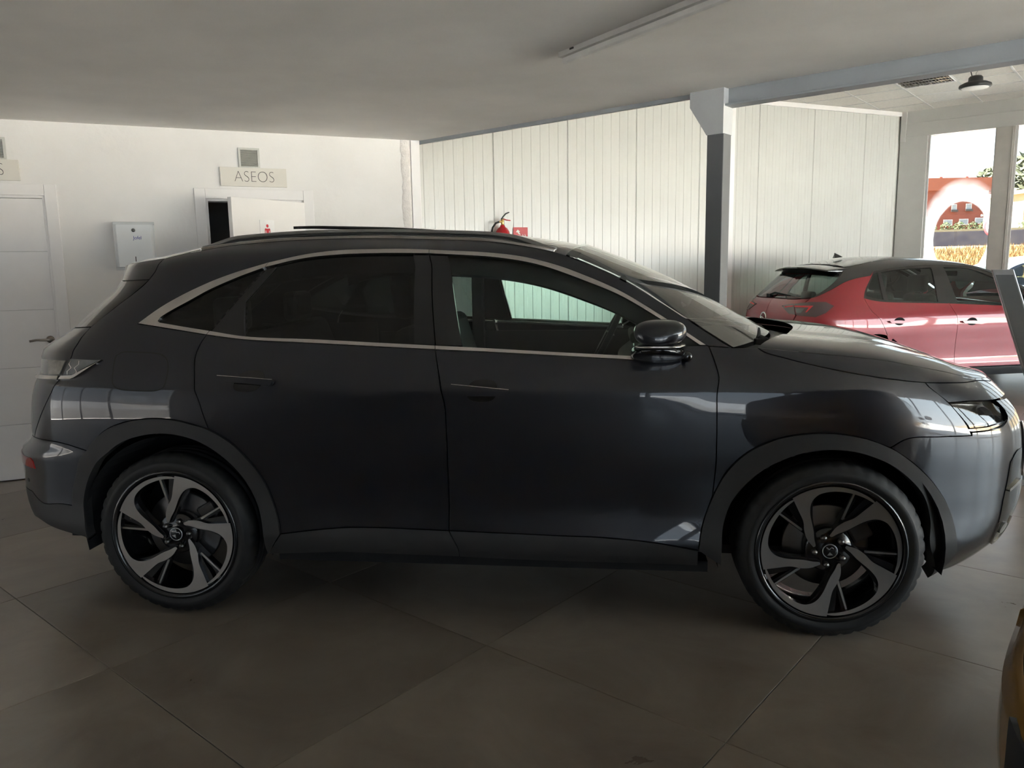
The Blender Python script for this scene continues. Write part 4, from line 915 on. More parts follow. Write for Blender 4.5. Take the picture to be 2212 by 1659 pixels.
# ---- tailgate
tg = g['TG']
poly = joinc(S_((-1.3, 1.445), tg[2]), tg[:3][::-1], TSP, S_(TSP[-1], (-1.3, 1.445)))
both(CS, 'tailgate_spoiler_side', poly, M_paint, ds, thick=.03)
poly = joinc(tg[2:6], [tg[5], (-.75, 1.243), (-1.3, 1.238)], S_((-1.3, 1.238), (-1.3, 1.443)), S_((-1.3, 1.443), tg[2]))
both(CS, 'rear_window', poly, M_blackgloss, ds, thick=.02)
poly = joinc(tg[5:], S_(tg[-1], (-1.3, .742)), S_((-1.3, .742), (-1.3, 1.236)), [(-1.3, 1.236), (-.75, 1.241), tg[5]])
tgN, tgF = both(CS, 'tailgate', poly, M_paint, ds, thick=.03)
for par, par2, sd in ((tgN, sideN, -1), (tgF, sideF, 1)):
    panel(CS, 'tail_lamp', joinc(S_(*(g['lampI'] + [(-1.1, g['lampI'][-1][1]), (-1.1, g['lampI'][0][1])][0:0] + [g['lampI'][0]]))), M_lens, par, off=.004, side=sd, thick=.02, h=.02)
    panel(CS, 'lamp_gap', joinc(S_(g['lampI'][2], g['lampO'][0], g['lampO'][4], g['lampI'][3], g['lampI'][2])), M_black, par, off=.002, side=sd, thick=.01, h=.02)
    lo_ = panel(CS, 'tail_lamp', joinc(S_(*(g['lampO'] + [g['lampO'][0]]))), M_lensg, par2, off=.006, side=sd, thick=.02, h=.02)
    panel(CS, 'lamp_trim', joinc(S_(*(g['trimO'] + [g['trimO'][0]]))), M_chrome, par2, off=.012, side=sd, thick=.02, h=.02)
    panel(CS, 'lamp_trim', joinc(S_(*(g['trimI'] + [g['trimI'][0]]))), M_chrome, par, off=.010, side=sd, thick=.02, h=.02)
    cx, cz = np.mean([p[0] for p in g['lampO']]) - .012, np.mean([p[1] for p in g['lampO']]) + .002
    for dx in (-1, 1):
        panel(CS, 'lamp_emblem', joinc(S_((cx + dx * .006, cz), (cx + dx * .022, cz + .016), (cx + dx * .018, cz + .030), (cx + dx * .021, cz + .030), (cx + dx * .026, cz + .015), (cx + dx * .010, cz), (cx + dx * .026, cz - .015), (cx + dx * .021, cz - .028), (cx + dx * .018, cz - .028), (cx + dx * .022, cz - .015), (cx + dx * .006, cz))), M_chrome, par2, off=.0075, side=sd, thick=.001, inset=0, h=.01)
    panel(CS, 'fuel_flap', joinc(crs(g['flap'], .02, True)), M_paint, par2, off=.0008, side=sd, thick=.02) if sd < 0 else None
    if sd < 0: panel(CS, 'flap_gap', inset_poly(joinc(crs(g['flap'], .02, True)), -.003), M_gap, par2, off=.0003, side=sd, thick=.002, inset=0)
# ---- rear bumper
BC = g['BC']
poly = joinc(S_((-1.3, .738), tg[-1]), g['BT'], g['archR'][1:4][::-1], S_(g['archR'][1], BC[0]), BC, [BC[-1], (-.95, .50), (-1.3, .50)], S_((-1.3, .50), (-1.3, .738)))
rbN, rbF = both(CS, 'rear_bumper', poly, M_paint, ds, thick=.02)
poly = joinc(BC, [BC[-1], (-.95, .497), (-1.3, .497)], S_((-1.3, .497), (-1.3, .33)), [(-1.3, .33), (-.9, .335), g['bumpbot'][0], g['bumpbot'][1], g['bumpbot'][2], g['bumpbot'][3]], S_(g['bumpbot'][3], g['archR'][0]), S_(g['archR'][0], BC[0]))
both(CS, 'rear_bumper_cladding', poly, M_clad, ds, thick=.03)
for par, sd in ((rbN, -1), (rbF, 1)):
    panel(CS, 'reflector', joinc(S_((-.90, g['refl'][0][1]), *g['refl'][1:4], (-.90, g['refl'][4][1] + .002), (-.90, g['refl'][0][1]))), M_redlens, par, off=.003, side=sd, thick=.01, h=.02)
    panel(CS, 'parking_sensor', joinc(circ(-.60, .555, .011, 0, 340, 14)), M_black, par, off=.002, side=sd, thick=.004, h=.01)
# ---- arches, sills
both(CS, 'rear_arch_cladding', joinc(g['archR'], S_(g['archR'][-1], g['archRi'][-1]), g['archRi'][::-1], S_(g['archRi'][0], g['archR'][0])), M_clad, ds, off=.010, thick=.05)
both(CS, 'front_arch_cladding', joinc(g['archF'], S_(g['archF'][-1], g['archFi'][-1]), g['archFi'][::-1], S_(g['archFi'][0], g['archF'][0])), M_clad, ds, off=.010, thick=.05)
both(CS, 'sill_cladding', joinc(g['ST'][:5], g['SDF'], g['SB'][:3][::-1], S_(g['SB'][0], g['ST'][0])), M_clad, ds, off=.006, thick=.05)
both(CS, 'sill_cladding', joinc(g['ST'][4:], S_(g['ST'][-1], g['SB'][5]), g['SB'][2:6][::-1], g['SDF'][::-1]), M_clad, ds, off=.006, thick=.05)
# ---- glass, pillars, chrome
UI, UO, LI, BL, RG, FG = g['UI'], g['UO'], g['LI'], g['BL'], g['RG'], g['FG']
for sd, rd, fd, bs in ((-1, rdN, fdN, sideN), (1, rdF, fdF, sideF)):
    k = dict(side=sd, thick=.006, off=-.006, inset=-.004)
    panel(CS, 'quarter_window', joinc(UI[:7], g['RDR'][0:3], LI[:3][::-1]), M_tint, bs, **k)
    panel(CS, 'window_seal', joinc(S_(UI[6], RG[0], RG[1], RG[2], LI[2], g['RDR'][1], UI[6])), M_blackgloss, rd, **k)
    panel(CS, 'window_seal', joinc(S_((RG[1][0] - .012, RG[1][1]), (RG[0][0] - .012, RG[0][1]), RG[0], RG[1], RG[2], (RG[2][0] - .012, RG[2][1]), (RG[1][0] - .012, RG[1][1]))), M_black, rd, side=sd, thick=.004, off=-.002, h=.02)
    panel(CS, 'door_window', joinc(S_(RG[2], RG[1], RG[0]), [RG[0]] + sub(UI, RG[0][0] + .03, RG[4][0] - .03) + [RG[4]], S_(RG[4], RG[3]), [RG[3]] + sub(LI, RG[2][0] + .03, RG[3][0] - .03)[::-1] + [RG[2]]), M_tint, rd, **k)
    panel(CS, 'pillar_trim', joinc(S_(RG[4], UI[11], g['RDF'][1], g['RDF'][2], RG[3], RG[4])), M_blackgloss, rd, side=sd, thick=.02, off=-.003)
    panel(CS, 'pillar_trim', joinc(S_(UI[11], FG[0], FG[1], g['RDF'][2], g['RDF'][1], UI[11])), M_blackgloss, fd, side=sd, thick=.02, off=-.003)
    panel(CS, 'door_window', joinc(S_(FG[1], FG[0]), [FG[0]] + sub(UI, FG[0][0] + .03, FG[4][0] - .005) + [FG[4]], S_(FG[4], FG[3], FG[2]), [FG[2]] + sub(LI, FG[1][0] + .03, FG[2][0] - .01)[::-1] + [FG[1]]), M_gls, fd, **k)
    c_ = dict(side=sd, thick=.012, off=.004, h=.02, inset=.001)
    panel(CS, 'chrome_trim', joinc(UO[:6], S_(UO[5], UI[6]), UI[:7][::-1], S_(UI[0], LI[1]), LI[1:3], S_(LI[2], BL[2]), BL[:3][::-1]), M_chrome, bs, **c_)
    panel(CS, 'chrome_trim', joinc(UO[5:11], S_(UO[10], UI[11]), UI[6:12][::-1], S_(UI[6], UO[5])), M_chrome, rd, **c_)
    panel(CS, 'chrome_trim', joinc(BL[2:7], S_(BL[6], LI[6]), LI[2:7][::-1], S_(LI[2], BL[2])), M_chrome, rd, **c_)
    panel(CS, 'chrome_trim', joinc(UO[10:], S_(UO[-1], UI[-1]), UI[11:][::-1], S_(UI[11], UO[10])), M_chrome, fd, **c_)
    panel(CS, 'chrome_trim', joinc(BL[6:], S_(BL[-1], LI[-1]), LI[6:][::-1], S_(LI[6], BL[6])), M_chrome, fd, **c_)
    # handles
    for hd, par in ((g['handF'], fd), (g['handR'], rd)):
        rx, rz = (hd[6][0] + hd[7][0]) / 2, (hd[4][1] + hd[5][1]) / 2; rw, rh = abs(hd[7][0] - hd[6][0]) / 2, abs(hd[4][1] - hd[5][1]) / 2
        el = [(rx + rw * math.copysign(abs(math.cos(a)) ** .7, math.cos(a)), rz + rh * math.copysign(abs(math.sin(a)) ** .8, math.sin(a))) for a in np.linspace(0, 2 * PI, 40, endpoint=False)]
        panel(CS, 'handle_recess', joinc(el + [el[0]]), M_blackgloss, par, off=.0012, side=sd, thick=.002, h=.015, inset=0)
        A_, B_, C1, D1_ = hd[0], hd[1], hd[2], hd[3]
        hp = joinc([A_, ((A_[0] + B_[0]) / 2, (A_[1] + B_[1]) / 2 + .002), B_], [B_, (B_[0] - .002, B_[1] - .012), C1, ((C1[0] + D1_[0]) / 2, (C1[1] + D1_[1]) / 2 - .003), D1_, (A_[0] + .008, A_[1] - .014), A_])
        ho = panel(CS, 'door_handle', hp, M_paint, par, off=.030, side=sd, thick=.022, h=.012, bulge=.006)
        panel(CS, 'handle_strip', joinc(S_((A_[0] + .004, A_[1] + .0005), (B_[0] - .004, B_[1] + .0005), (B_[0] - .006, B_[1] - .0012), (A_[0] + .006, A_[1] - .0012), (A_[0] + .004, A_[1] + .0005))), M_chrome, par, off=.0362, side=sd, thick=.004, h=.02, inset=0)
# ---- mirrors
def blob(prof, n=20):
    """closed loops (x-centre, half x, z-centre, half z, y) lofted along y"""
    mb = MB(); V = []; F = []
    for (xc, hx, zc, hz, y) in prof:
        for k in range(n):
            a = 2 * PI * k / n; V.append((xc + hx * math.copysign(abs(math.cos(a)) ** .8, math.cos(a)), y, zc + hz * math.copysign(abs(math.sin(a)) ** .75, math.sin(a))))
    for i in range(len(prof) - 1):
        for k in range(n): F.append((i * n + k, i * n + (k + 1) % n, (i + 1) * n + (k + 1) % n, (i + 1) * n + k))
    F += [tuple(range(n)), tuple(range((len(prof) - 1) * n, len(prof) * n))[::-1]]
    return mb.add(V, F, 0, True)
for sd in (-1, 1):
    def P_(x, v, z): return (x, sd * v, z)
    prof = [(2.058, .060, 1.215, .015, sd * .925), (2.060, .085, 1.228, .030, sd * .945), (2.062, .098, 1.238, .046, sd * .985), (2.060, .100, 1.240, .050, sd * 1.04), (2.052, .090, 1.236, .044, sd * 1.085), (2.044, .06, 1.226, .028, sd * 1.108), (2.04, .02, 1.216, .010, sd * 1.115)]
    mh = blob(prof).obj('door_mirror', M_paint, ds); s_ = mh.modifiers.new('sub', 'SUBSURF'); s_.levels = 1; s_.render_levels = 2
    pr = [(2.058, .095, 1.189, .007, sd * .95), (2.060, .098, 1.190, .0075, sd * 1.0), (2.056, .096, 1.190, .0075, sd * 1.05), (2.048, .082, 1.190, .007, sd * 1.095), (2.04, .05, 1.190, .004, sd * 1.11)]
    o = blob(pr).obj('mirror_strip', M_chrome, mh)
    ft = blob([(2.065, .112, 1.145, .045, sd * .865), (2.062, .108, 1.150, .038, sd * .93), (2.056, .095, 1.156, .028, sd * .99), (2.05, .07, 1.168, .016, sd * 1.05), (2.045, .02, 1.176, .006, sd * 1.08)]).obj('mirror_foot', M_blackgloss, mh)
    sm = ft.modifiers.new('sub', 'SUBSURF'); sm.levels = 1; sm.render_levels = 2
    MB().lathe([(0, 0), (.010, 0), (.020, sd * -.006), (.022, sd * -.02)], 24, 'y', (2.172, sd * .925, 1.134)).obj('mirror_camera', M_blackgloss, mh)
# ---- wheels and wheel housings
for x, r_ in ((0, 0.), (2.738, math.radians(-40))):
    for sd in (-1, 1):
        make_wheel(ds, x, .925, .36, .2777, .235, r_ if sd < 0 else -r_, sd)
        V = []; F = []; n = 28
        for k in range(n + 1):
            a = math.radians(-12 + 204 * k / n)
            for y in (.90, .55): V.append((x + .435 * math.cos(a), sd * y, .36 + .435 * math.sin(a)))
        for k in range(n): F.append((2 * k, 2 * k + 1, 2 * k + 3, 2 * k + 2))
        V.append((x, sd * .55, .36)); c_i = len(V) - 1
        for k in range(n): F.append((c_i, 2 * k + 1, 2 * k + 3))
        MB().add(V, F).obj('wheel_housing', M_gap, ds)
MB().box(-.78, 3.35, -.54, .54, .20, .24).box(.46, 2.27, -.90, .90, .255, .30).obj('underbody', M_gap, ds)
# ---- cabin
MB().box(.45, 2.27, -.80, -.78, .28, 1.10).box(.45, 2.27, .78, .80, .28, 1.10).box(-.30, .45, -.74, -.72, .88, 1.16).box(-.30, .45, .72, .74, .88, 1.16).box(-.50, 2.30, -.53, .53, .40, .44).box(.46, 2.28, -.78, .78, .40, .44).box(-.50, -.46, -.60, .60, .4, 1.12).obj('cabin_lining', M_int, ds)
MB().box(2.27, 3.3, -.70, .70, .50, .98).obj('engine_bay', M_gap, ds)
db = MB(); db.add([(1.98, -.76, .70), (1.98, .76, .70), (1.93, .76, .98), (1.93, -.76, .98), (2.06, -.76, 1.085), (2.06, .76, 1.085), (2.55, -.70, 1.14), (2.55, .70, 1.14), (2.55, -.7, .7), (2.55, .7, .7)],
                  [(0, 1, 2, 3), (3, 2, 5, 4), (4, 5, 7, 6), (6, 7, 9, 8), (0, 3, 4, 6, 8), (1, 9, 7, 5, 2), (0, 8, 9, 1)]); db.obj('dashboard', M_int, ds, bevel=.03, seg=3)
MB().box(1.99, 2.10, .18, .58, 1.075, 1.135).obj('instrument_hood', M_int, ds, bevel=.02, seg=3)
MB().box(2.02, 2.04, -.16, .14, 1.03, 1.16).obj('centre_screen', M_blackgloss, ds, bevel=.006)
sw = MB(); pts = [(.0, .185 * math.cos(a), .18 * math.sin(a)) for a in np.linspace(0, 2 * PI, 40, endpoint=False)]; pts += pts[:2]
sw.tube(pts, .016, 10, cap=False).box(-.02, .03, -.07, .07, -.06, .05).box(-.01, .01, -.17, .17, -.02, .015)
swo = sw.obj('steering_wheel', M_leather, ds); swo.location = (1.86, .38, 1.075); swo.rotation_euler = (0, math.radians(27), 0)
def seat(x, y, name, w_=.50):
    mb = MB(); m_ = []
    bk = blob([(0, .001, 0, .001, 0)], 4)
    o = MB().box(-.02, .50, -w_ / 2, w_ / 2, .58, .72).obj(name, M_leather, ds, bevel=.05, seg=3); o.location = (x, y, 0)
    b = MB().box(-.07, .06, -w_ / 2, w_ / 2, -.02, .64).obj('seat_back', M_leather, o, bevel=.05, seg=3); b.location = (0.02, 0, .62); b.rotation_euler = (0, math.radians(-17), 0)
    h = MB().box(-.055, .045, -.135, .135, .0, .22).obj('headrest', M_leather, o, bevel=.04, seg=3); h.location = (-.185, 0, 1.26); h.rotation_euler = (0, math.radians(-8), 0)
    MB().tube([(-.165, -.06, 1.20), (-.185, -.06, 1.30)], .007).tube([(-.165, .06, 1.20), (-.185, .06, 1.30)], .007).obj('headrest_rods', M_chrome, o)
seat(1.14, -.37, 'front_seat'); seat(1.14, .37, 'front_seat')
o = MB().box(-.02, .48, -.66, .66, .60, .73).obj('rear_bench', M_leather, ds, bevel=.05, seg=3); o.location = (.28, 0, 0)
b = MB().box(-.07, .06, -.64, .64, -.02, .58).obj('seat_back', M_leather, o, bevel=.05, seg=3); b.location = (.02, 0, .66); b.rotation_euler = (0, math.radians(-20), 0)
for y in (-.4, .4):
    h = MB().box(-.05, .04, -.13, .13, 0, .17).obj('headrest', M_leather, o, bevel=.035, seg=3); h.location = (-.20, y, 1.20)
both(CS, 'inner_window_frame', joinc([(a, b) for a, b in g['roofedge'][2:]], g['apillar'][:7], S_(g['apillar'][6], (UI[-2][0], UI[-2][1] - .05)), [(a, b - .055) for a, b in UI[5:-1]][::-1], S_((UI[5][0], UI[5][1] - .055), g['roofedge'][2])), M_int, ds, off=-.055, thick=.02, h=.06)
both(CS, 'pillar_gap_backing', joinc(S_((RG[4][0] + .01, RG[4][1]), (FG[0][0] - .01, FG[0][1]), (FG[1][0] - .01, FG[1][1]), (RG[3][0] + .01, RG[3][1]), (RG[4][0] + .01, RG[4][1]))), M_black, ds, off=-.028, thick=.01, h=.05)  # added black strip, blocks light showing through the pillar gap
MB().box(1.06, 1.13, -.73, -.66, .9, 1.50).box(1.06, 1.13, .66, .73, .9, 1.50).obj('pillar_lining', M_int, ds, bevel=.01)
hl = loft_top(CS, [(a, b - .03) for a, b in g['roofedge']], lambda p, q: (0, .03 * (1 - q * q)), 'headlining', mat('dark headlining', (.05, .05, .05), .9), ds, nq=16, q0=.97, step=.1)
MB().box(1.93, 1.96, -.12, .12, 1.38, 1.44).obj('rear_view_mirror', M_blackgloss, ds, bevel=.01)
# ------------------------------------------------------------------ hatchbacks: red in the hall, gold at the right edge, white outside
HB = {
'roofedge':[(-0.558,1.429),(-0.176,1.483),(0.213,1.507),(0.531,1.496),(0.821,1.476),(1.091,1.445),(1.397,1.374),(1.644,1.281),(1.836,1.191)],
'C':[(-0.549,1.420),(-0.578,1.331),(-0.611,1.246),(-0.664,1.161),(-0.713,1.108),(-0.745,1.060),(-0.838,1.050)],
'redline':[(-0.231,1.337),(-0.394,1.310),(-0.491,1.273),(-0.582,1.196),(-0.667,1.128),(-0.713,1.108)],
'UO':[(-0.201,1.103),(-0.224,1.184),(-0.201,1.383),(0.075,1.412),(0.364,1.431),(0.666,1.434),(0.924,1.426),(1.138,1.405),(1.391,1.345),(1.655,1.236),(1.830,1.151)],
'BL':[(-0.201,1.103),(-0.096,1.079),(0.059,1.059),(0.413,1.042),(0.853,1.025),(1.451,0.991),(1.708,0.973),(1.798,0.964)],
'qg':[(-0.187,1.352),(-0.204,1.184),(-0.184,1.127),(-0.087,1.100),(0.045,1.080),(-0.139,1.368)],
'rg':[(-0.090,1.370),(0.105,1.075),(0.725,1.045),(0.593,1.410),(0.255,1.403)],
'fg':[(0.766,1.410),(0.968,1.037),(1.452,1.006),(1.692,0.985),(1.727,1.087),(1.614,1.207),(1.385,1.308),(1.096,1.394)],
'RDR':[(-0.201,1.103),(-0.106,1.000),(0.015,0.896),(0.100,0.752),(0.165,0.617)],
'RDF':[(0.669,1.434),(0.856,1.027),(0.942,0.917),(0.964,0.843),(0.969,0.619),(0.973,0.409),(0.976,0.319)],
'handR':[(0.119,0.860),(0.398,0.840),(0.258,0.892),(0.260,0.805)],
'handF':[(1.004,0.834),(1.283,0.815),(1.145,0.865),(1.152,0.775)],
'lampO':[(-0.855,1.042),(-0.706,1.063),(-0.559,1.066),(-0.473,1.024),(-0.531,0.951),(-0.615,0.908),(-0.796,0.919)],
'lampI':[(-1.024,1.013),(-0.860,1.042),(-0.803,0.922),(-0.888,0.932)],
'rearcorner':[(-0.836,0.795),(-0.794,0.908)],
'crease':[(-0.026,0.942),(0.923,0.924),(1.510,0.902)],
'glassbot':[(-1.275,1.103),(-1.211,1.085),(-0.883,1.096),(-0.721,1.111)],

}
HB_W = [(.15, .80), (.25, .845), (.33, .865), (.45, .858), (.62, .868), (.80, .882), (.88, .880), (.95, .862), (1.02, .835), (1.06, .815), (1.2, .757), (1.35, .685), (1.42, .64), (1.47, .585), (1.52, .48), (1.56, .3)]
HB_XR = [(.15, -.72), (.3, -.84), (.5, -.88), (.62, -.875), (.66, -.82), (.85, -.82), (.98, -.785), (1.05, -.75), (1.2, -.60), (1.35, -.45), (1.45, -.36), (1.56, -.25)]
HB_XF = [(.15, 3.1), (.3, 3.28), (.5, 3.34), (.7, 3.32), (.85, 3.22), (.95, 3.14), (1.6, 3.05)]
h = HB
HT = h['roofedge'] + [(2.02, 1.10), (2.20, 1.005)]
HH = [(2.20, 1.005), (2.45, .985), (2.80, .945), (3.10, .905), (3.35, .875), (3.75, .85)]
_c = CarSurf(HB_W, HB_XR, HB_XF, 2.56, (0., .25, .95, .45), 2.45, 3.4, 2.5)
_t = [tuple(_c.phi(np.array(a), np.array(b))) for a, b in HT + HH[1:]]
_T = []
for p in _t:
    if not _T or p[0] > _T[-1][0] + .02: _T.append((float(p[0]), float(p[2])))
CH = CarSurf(HB_W, HB_XR, HB_XF, 2.56, (0., .25, .95, .45), 2.45, 3.4, 2.5, .012, _T, [(-1, .025), (1.6, .02), (2.1, .012), (2.4, .03), (3.4, .03)])
def hatch(loc, rz, paint, roofm, lab, hh=.04, badge=False, wiperm=True, cab=True, insert=False):
    r = empty('hatchback_car', loc, rz); tag(r, lab, 'car')
    A0 = CH.S(circ(0, .335, .385, 0, 180, 24)); A1 = CH.S(circ(2.56, .335, .385, 0, 180, 24))   # arches, from front side to rear side
    def P2(name, poly, m, par=None, **k):
        k.setdefault('h', hh); return both(CH, name, poly, m, par or r, **k)
    UO, BL, RL, C_ = h['UO'], h['BL'], h['redline'], h['C']
    RDR, RDF = h['RDR'], h['RDF']
    i0 = min(range(25), key=lambda k: abs(A0[k][0] - RDR[-1][0]) + abs(A0[k][1] - RDR[-1][1]))
    tail = [(-.745, 1.06), (-.80, .92), (-.84, .79), (-.86, .66)]
    qN, qF = P2('rear_quarter', joinc(RL, S_(RL[-1], tail[0]), tail, S_(tail[-1], (-.55, .625), (A0[21][0] - .03, .60), A0[21]), A0[i0:22][::-1], S_(A0[i0], RDR[-1]), RDR[::-1], UO[:3], S_(UO[2], RL[0])), paint, thick=.03)
    P2('roof_frame', joinc(h['roofedge'], [HT[-3], HT[-2], HT[-1]], S_(HT[-1], (1.93, 1.03), UO[-1]), UO[2:][::-1], S_(UO[2], RL[0]), RL, S_(RL[-1], C_[4]), C_[:5][::-1]), roofm, thick=.03)
    dN, dF = P2('rear_door', joinc(RDR, S_(RDR[-1], A0[i0]), A0[:i0 + 1][::-1], S_(A0[0], (A0[0][0], .325), (RDF[-1][0], .325)), RDF[1:][::-1], S_(RDF[1], BL[4]), BL[:5][::-1]), paint, thick=.03)
    fe = [(1.80, .964), (1.87, .88), (1.90, .70), (1.88, .50), (1.86, .325)]
    fN, fF = P2('front_door', joinc(BL[4:], S_(BL[-1], fe[0]), fe, S_(fe[-1], (RDF[-1][0], .325)), RDF[1:][::-1], S_(RDF[1], BL[4])), paint, thick=.03)
    P2('front_wing', joinc(S_(fe[0], UO[-1]), S_(UO[-1], (1.93, 1.03), HT[-1]), HH[:4], [HH[3], (3.06, .78), (2.96, .66)], S_((2.96, .66), A1[3]), A1[3:][::-1][::-1], S_(A1[-1], (A1[-1][0], .325), fe[-1]), fe[::-1]), paint, thick=.03)
    P2('front_bumper', joinc(S_(A1[3], (2.96, .66)), [(2.96, .66), (3.06, .70), (3.30, .68), (3.75, .68)], S_((3.75, .68), (3.75, .22)), [(3.75, .22), (3.3, .225), (3.0, .24)], S_((3.0, .24), (A1[0][0] + .01, .26), A1[0]), A1[:4]), paint, thick=.03)
    P2('grille', joinc(S_((3.30, .683), (3.75, .683), (3.75, .80), (3.36, .80), (3.30, .683))), M_blackgloss, thick=.02)
    P2('headlamp', joinc([(3.07, .71), (3.29, .69), (3.35, .80), (3.30, .86)], S_((3.30, .86), (3.12, .89), (3.07, .71))), M_lensg, thick=.02)
    P2('nose_panel', joinc(HH[3:], S_(HH[-1], (3.75, .803)), [(3.75, .803), (3.36, .803), (3.305, .862)], S_((3.305, .862), (3.122, .893), HH[3])), paint, thick=.02)
    P2('bumper_intake', joinc([(3.05, .56), (3.20, .60), (3.34, .58)], S_((3.34, .58), (3.75, .56), (3.75, .32), (3.30, .32)), [(3.30, .32), (3.12, .36), (3.04, .45), (3.05, .56)]), M_clad, off=.004, thick=.02)
    P2('rear_bumper', joinc(S_((-1.3, .645), (-.86, .645), (-.55, .615), (A0[21][0] - .03, .59)), S_((A0[21][0] - .03, .59), A0[21]), A0[21:], S_(A0[-1], (-.45, .27)), [(-.45, .27), (-.8, .25), (-1.3, .25)], S_((-1.3, .25), (-1.3, .645))), paint, thick=.03)
    P2('sill', joinc(S_((A0[0][0], .318), (A1[-1][0], .318), (A1[-1][0] - .01, .22), (A0[0][0] + .01, .22), (A0[0][0], .318))), M_clad, thick=.04)
    t_ = [(-1.3, .652), (-.87, .652), (-.85, .79), (-.805, .92), (-.75, 1.06), (-.72, 1.10)]
    tN, tF = P2('tailgate', joinc(S_((-1.3, .652), (-.87, .652)), t_[1:], [t_[-1], (-.9, 1.088), (-1.3, 1.09)], S_((-1.3, 1.09), (-1.3, .652))), paint, thick=.03)
    M_rg = glass('grey-green rear glass', (.42, .47, .45), 1.5)
    P2('rear_window', joinc([(-1.3, 1.095), (-.9, 1.093), (-.725, 1.108)], C_[1:5][::-1], S_(C_[1], (-.60, 1.36), (-1.3, 1.36)), S_((-1.3, 1.36), (-1.3, 1.095))), M_rg, thick=.01)
    P2('tailgate_frame', joinc(S_((-1.3, 1.362), (-.60, 1.362), C_[1]), C_[:2][::-1], [C_[0], (-.8, 1.425), (-1.3, 1.425)], S_((-1.3, 1.425), (-1.3, 1.362))), M_blackgloss, thick=.01)
    loft_top(CH, h['roofedge'], lambda p, q: (0, .030 * (1 - q * q) + .010 * (1 - abs(q) ** 10)), 'roof', roofm, r, nq=28, step=.06)
    # spoiler lip over the rear window
    sp = MB(); pr = [(-.10, .0, 1.455), (-.40, 0, 1.455), (-.50, 0, 1.442), (-.505, 0, 1.428), (-.40, 0, 1.425), (-.16, 0, 1.42)]
    V = []; F = []; ny = 18
    for j in range(ny + 1):
        q = -1 + 2 * j / ny
        for (x, _, z) in pr: V.append((x + .10 * q * q * (1 if x < -.2 else .3), q * (.60 - .04 * (x < -.3)), z - .045 * q * q + .012 * (x > -.15)))
    n = len(pr)
    for j in range(ny):
        for k in range(n): F.append((j * n + k, j * n + (k + 1) % n, (j + 1) * n + (k + 1) % n, (j + 1) * n + k))
    F += [tuple(range(n)), tuple(range(ny * n, ny * n + n))[::-1]]
    spo = MB().add(V, F, 0, True).obj('spoiler', roofm, r, bevel=.006)
    MB().box(-.508, -.498, -.13, .13, 1.424, 1.436).obj('brake_light', M_lensg, spo)
    loft_top(CH, HH, lambda p, q: (.10 * (1 - q * q) * np.clip((3.2 - p[0]) / .9, 0, 1), (.030 * (1 - abs(q) ** 10) + .045 * (1 - q * q)) * min(1, p[1] / .7)), 'bonnet', paint, r, nq=28, step=.06)
    loft_top(CH, [h['roofedge'][-3], h['roofedge'][-2], h['roofedge'][-1], HT[-2], HT[-1]], lambda p, q: ((.06 + .18 * np.clip((p[0] - 1.5) / .6, 0, 1)) * (1 - q * q), .030 * (1 - q * q)), 'windscreen', M_gls, r, nq=24, step=.06, q0=.98)
    for sd, q_, d_, f_ in ((-1, qN, dN, fN), (1, qF, dF, fF)):
        k = dict(side=sd, thick=.006, off=-.004, h=.05)
        panel(CH, 'quarter_window', joinc(S_(*(h['qg'] + [h['qg'][0]]))), M_gls, d_, **k)
        panel(CH, 'door_window', joinc(S_(h['rg'][0], h['rg'][1], h['rg'][2], h['rg'][3]), [h['rg'][3], h['rg'][4], h['rg'][0]]), M_gls, d_, **k)
        panel(CH, 'door_window', joinc(S_(h['fg'][0], h['fg'][1], h['fg'][2], h['fg'][3]), h['fg'][3:] + [h['fg'][0]]), M_gls, f_, **k)
        bk = dict(side=sd, thick=.02, off=-.002, h=.05, inset=.0)
        panel(CH, 'window_frame', joinc(S_(h['qg'][5], h['rg'][0], h['rg'][1], h['qg'][4], h['qg'][5])), M_blackgloss, d_, **bk)
        panel(CH, 'window_frame', joinc(S_(h['rg'][3], UO[5], RDF[1], BL[4], h['rg'][2], h['rg'][3])), M_blackgloss, d_, **bk)
        panel(CH, 'window_frame', joinc(S_(UO[5], h['fg'][0], h['fg'][1], BL[4], RDF[1], UO[5])), M_blackgloss, f_, **bk)
        panel(CH, 'window_frame', joinc(UO[2:6], S_(UO[5], h['rg'][3]), [h['rg'][3], h['rg'][4], h['rg'][0]], S_(h['rg'][0], h['qg'][5], h['qg'][0], UO[2])), M_blackgloss, d_, **bk)
        panel(CH, 'window_frame', joinc(S_(UO[2], h['qg'][0], h['qg'][1], h['qg'][2], h['qg'][3], h['qg'][4], h['rg'][1], h['rg'][2], BL[4]), BL[:5][::-1], UO[:3]), M_blackgloss, d_, **bk)
        panel(CH, 'window_frame', joinc(UO[5:], S_(UO[-1], BL[-1]), BL[4:][::-1], S_(BL[4], h['fg'][1], h['fg'][2], h['fg'][3]), h['fg'][3:] + [h['fg'][0]], S_(h['fg'][0], UO[5])), M_blackgloss, f_, **bk)
        panel(CH, 'tail_lamp', joinc(S_(*(h['lampO'] + [h['lampO'][0]]))), mat('smoked tail lamp', (.075, .045, .05), .15, coat=1.), q_, side=sd, thick=.02, off=.008, h=.03)
        panel(CH, 'tail_lamp', joinc(S_(*(h['lampI'] + [h['lampI'][0]]))), mat('smoked tail lamp'), tN if sd < 0 else tF, side=sd, thick=.02, off=.008, h=.03)
        L0_, L1_ = h['lampO'][0], h['lampO'][6]
        M_rs = mat('red light strip', (.55, .03, .04), .3)
        panel(CH, 'light_strip', joinc(S_((-.845, 1.020), (-.655, 1.024), (-.70, .955), (-.712, .955), (-.69, 1.006), (-.84, 1.006), (-.845, 1.020))), M_rs, q_, side=sd, thick=.004, off=.0095, h=.03, inset=0)
